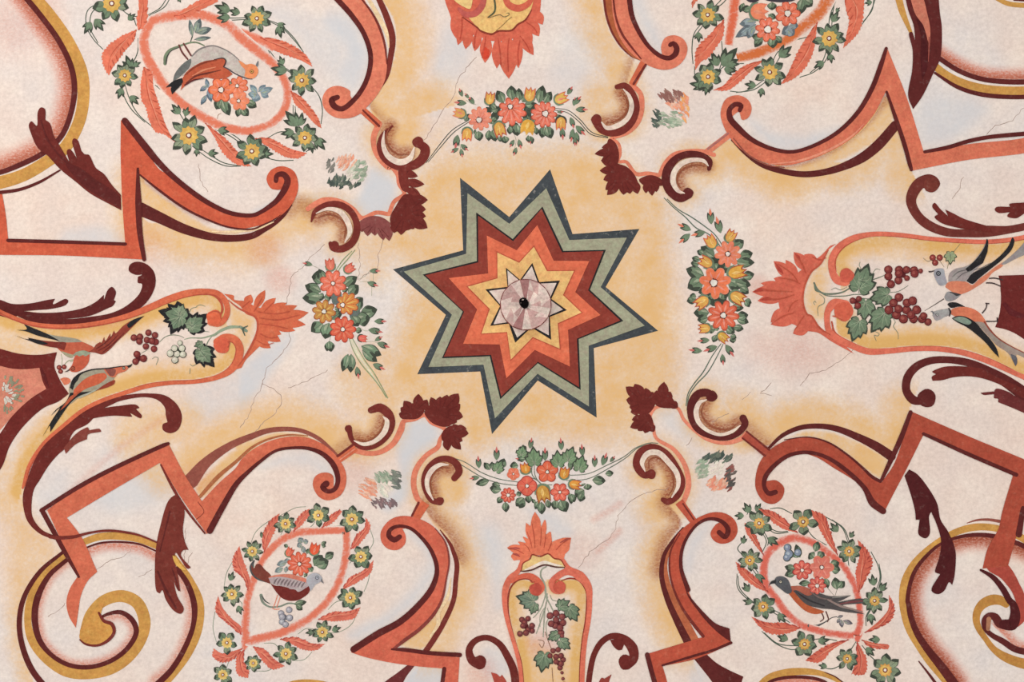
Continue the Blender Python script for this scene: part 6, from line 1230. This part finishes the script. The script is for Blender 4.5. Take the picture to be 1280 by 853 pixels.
stems("@540,500 85,285 160,310 250,365 330,395 430,412;@540,500 90,290 170,340 260,392 340,418 430,430;@540,500 690,378 780,370 880,325 960,285 1020,240 1090,216 1130,218;@540,500 670,405 780,395 880,345 970,290 1030,240 1095,220;@570,545,7.975 780,280 790,400 850,480 960,490;@570,545,7.975 700,400 800,440 860,490;@570,545,7.975 760,280 760,390 840,470", 1.2, (112, 120, 106), 2)
T(570, 545, E8)
leaves("690,240,640,110,90 650,140,700,110,60 620,170,600,150,40 690,230,620,240,50 450,340,390,280,90 440,330,480,230,80 340,340,280,270,60 350,330,360,260,40 330,450,200,480,70 450,540,340,520,90 440,500,360,480,60 460,610,415,670,60 490,660,500,760,70 600,590,650,570,50 720,590,725,670,70 680,620,600,700,90 690,650,630,720,60 790,640,760,665,50 830,650,790,730,60 850,660,855,780,80 910,640,930,720,60 1000,640,980,735,80 1040,640,1100,755,110 1150,580,1180,660,70 1130,570,1150,670,50 620,300,540,300,80")
for x, y, L, a in ((775, 200, 170, -95), (1015, 225, 150, -95), (1140, 185, 150, -70), (1245, 270, 150, -75), (430, 300, 120, -60), (660, 150, 110, -80)): vine_leaf(x, y, L, a, w=.9, c=(122, 146, 112))
T(660, 545, E8)
leaves("590,480,600,540,80 540,480,550,500,60 560,540,470,600,110 540,570,520,655,80 640,440,770,450,90 770,380,850,370,60 420,600,460,650,60 430,590,430,680,50 410,310,440,330,70")
budlet("170,190,-90,120 330,90,-95,110 540,150,-95,110 665,260,-90,110 760,240,-70,120 840,235,-50,70 420,290,-80,90", 'red')
T(570, 545, E8); budlet("745,80,-80,100 405,185,-90,120 225,270,-95,110 640,235,190,80 190,420,170,90", 'red')
daisy(910, 360, 108, 5, -90, (228, 112, 82), (170, 70, 60), hi='salmon', cr=.14, deep=.72, sharp=.8); daisy(708, 500, 98, 4, 0, (222, 104, 86), (170, 70, 64), hi='coral', cr=.16, deep=.86, sharp=.8); daisy(1035, 562, 92, 6, 0, (226, 110, 90), (166, 66, 60), hi='pink', cr=.14, deep=.74, sharp=.8); daisy(520, 592, 74, 9, 0, (224, 104, 84), (170, 70, 62), cr=.22, deep=.74); daisy(572, 380, 62, 5, 20, (228, 120, 92), 'coral', cr=.14, deep=.8)
tulip(692, 322, 110, -100, (226, 150, 68), 'rust', w=.95); tulip(1080, 370, 120, -80, (222, 152, 70), 'rust', w=.85); tulip(868, 580, 170, 80, (206, 152, 76), (166, 92, 56), w=.85); tulip(1188, 488, 120, 10, (224, 150, 70), 'rust', w=.8)
# ================================================================ brush tufts in the necks of the corner panels
def brush(lab, cx, cy, spots):
    thing('brush_tuft', lab, 'tuft', cx, cy, 'feathery brush tufts in the corner panels')
    for nm, x, y, rx, ry, ang, n, L, cs in spots:
        m = MB(3); a0 = D2R(ang)
        for i in range(int(n * 1.5)):
            t = rnd.random() * 6.283; q = math.sqrt(rnd.random()); px, py = x + rx * q * math.cos(t), y + ry * q * math.sin(t); a = a0 + rnd.uniform(-.25, .25); l = L * rnd.uniform(.7, 1.2)
            m.rib([(px - math.cos(a) * l / 2, py - math.sin(a) * l / 2, 0), (px + 1, py, 0), (px + math.cos(a) * l / 2, py + math.sin(a) * l / 2, 0)], [.9, rnd.uniform(2.2, 3.8), .8], rnd.choice(cs))
        m.build(nm, stuff=True)
GRN = [(150, 164, 142), (168, 176, 154), (190, 192, 172)]; DRK = [(96, 104, 96), (78, 88, 82), (116, 122, 108)]; BRN = [(150, 104, 96), (170, 126, 116)]; PNK = [(240, 160, 132), (236, 176, 152), (240, 190, 166)]; ORG = [(244, 172, 112), (242, 158, 106)]
brush('green, dark and pink brush tuft in the upper left corner panel', 432, 212, [('pink_strokes', 432, 203, 12, 8, -60, 22, 9, PNK), ('green_strokes', 450, 213, 7, 14, -30, 26, 8, GRN), ('light_strokes', 438, 217, 8, 8, -50, 16, 8, [(222, 212, 196), (206, 206, 186)]), ('dark_strokes', 422, 226, 12, 6, -70, 24, 8, DRK), ('dark_strokes', 413, 206, 4, 9, -60, 10, 8, [(140, 134, 126), (120, 118, 112)]), ('dark_strokes', 436, 231, 14, 4, -60, 12, 8, DRK)])
brush('brown, orange and green brush tuft in the upper right corner panel', 838, 140, [('brown_strokes', 838, 120, 14, 7, 60, 26, 8, BRN), ('orange_strokes', 855, 135, 6, 17, 60, 24, 9, ORG + PNK), ('pink_strokes', 842, 132, 8, 7, 40, 12, 7, PNK), ('green_strokes', 838, 150, 16, 11, 20, 34, 7, GRN), ('dark_strokes', 820, 148, 5, 13, 50, 18, 7, DRK)])
brush('pink, grey and green brush tuft in the lower left corner panel', 475, 612, [('pink_strokes', 460, 612, 10, 13, 30, 26, 9, PNK), ('green_strokes', 478, 597, 12, 6, 60, 20, 7, GRN), ('light_strokes', 480, 612, 9, 8, 50, 14, 9, [(236, 222, 206), (214, 210, 194)]), ('dark_strokes', 494, 600, 6, 12, 30, 24, 8, [(134, 138, 126), (118, 120, 114)]), ('brown_strokes', 480, 630, 16, 6, 50, 26, 7, [(150, 122, 122), (128, 108, 110)])])
brush('dark, green and pink brush tuft in the lower right corner panel', 895, 588, [('dark_strokes', 897, 572, 17, 6, -40, 28, 9, DRK), ('green_strokes', 878, 585, 7, 12, -30, 24, 8, GRN), ('light_strokes', 893, 586, 11, 8, -40, 14, 8, [(232, 218, 204)]), ('pink_strokes', 896, 604, 14, 8, -40, 30, 8, PNK + [(236, 150, 126)]), ('dark_strokes', 913, 596, 5, 16, -35, 22, 9, [(150, 92, 86), (112, 98, 92), (96, 90, 86)])])
CEILING = ceiling()
for s in ("@540,0 225,280 140,380 105,490 50,560 0,640 @300,0 960,640 920,700", "@540,500 1180,445 1080,460 1000,500 930,580 920,650 880,700 800,750 730,840", "@960,390 440,175 370,240 290,290 210,310 160,370",
          "@280,190 500,460 430,530 390,580 340,620 320,720 @300,360 240,60 225,130 255,260 220,310 180,360 130,400 115,480 190,520 210,560 180,630 100,690 60,740", "@280,190 800,440 770,520 770,590", "@280,190 670,640 700,620 740,600", "@280,190 670,460 680,560 670,640", "@300,360 440,410 340,465 240,500",
          "@0,640 660,190 620,220 540,250 480,290", "@0,640 330,460 290,500 240,525", "@0,640 690,330 760,290", "@960,0 1090,670 1140,630 1220,600 1280,540", "@760,390 820,350 780,390 760,410 820,420", "@760,390 710,400 670,440", "@760,390 600,510 520,550",
          "@760,390 420,630 390,670", "@300,360 115,480 70,560 40,650 0,700", "@960,190 975,120 960,180 920,235", "@0,190 990,60 1000,140 1040,200", "@0,500 960,760 920,860 930,640"):
    crack(s)
# ================================================================ camera and light
cam = bpy.data.cameras.new('camera'); co = bpy.data.objects.new('camera', cam); COL.objects.link(co)
co.location = (0, 0, EYE); co.rotation_euler = (math.pi, 0, 0)
cam.sensor_width = 36.0; cam.lens = 36.0 * (CEIL - EYE) / (1280 / U); cam.clip_end = 100
SC.camera = co
w = bpy.data.worlds.new('daylight'); SC.world = w; w.use_nodes = True
bg = w.node_tree.nodes['Background']; bg.inputs[0].default_value = (1.0, 0.99, 0.975, 1); bg.inputs[1].default_value = WORLD
def area(name, loc, target, size, power, col=(1, 1, 1)):
    l = bpy.data.lights.new(name, 'AREA'); l.shape = 'RECTANGLE'; l.size, l.size_y = size; l.energy = power; l.color = col
    o = bpy.data.objects.new(name, l); COL.objects.link(o); o.location = loc
    o.rotation_euler = (Vector(target) - Vector(loc)).to_track_quat('-Z', 'Y').to_euler(); return o
area('gradient_light', (-7.6, -6.6, 1.2), (0, 0, CEIL), (3.5, 3.5), SUN, (1.0, 0.98, 0.95))  # added unseen area lamp that grades the ceiling brighter towards upper left
SC.view_settings.view_transform = 'Standard'; SC.view_settings.look = 'None'; SC.view_settings.exposure = 0.0; SC.view_settings.gamma = 1.0; SC.view_settings.use_curve_mapping = False
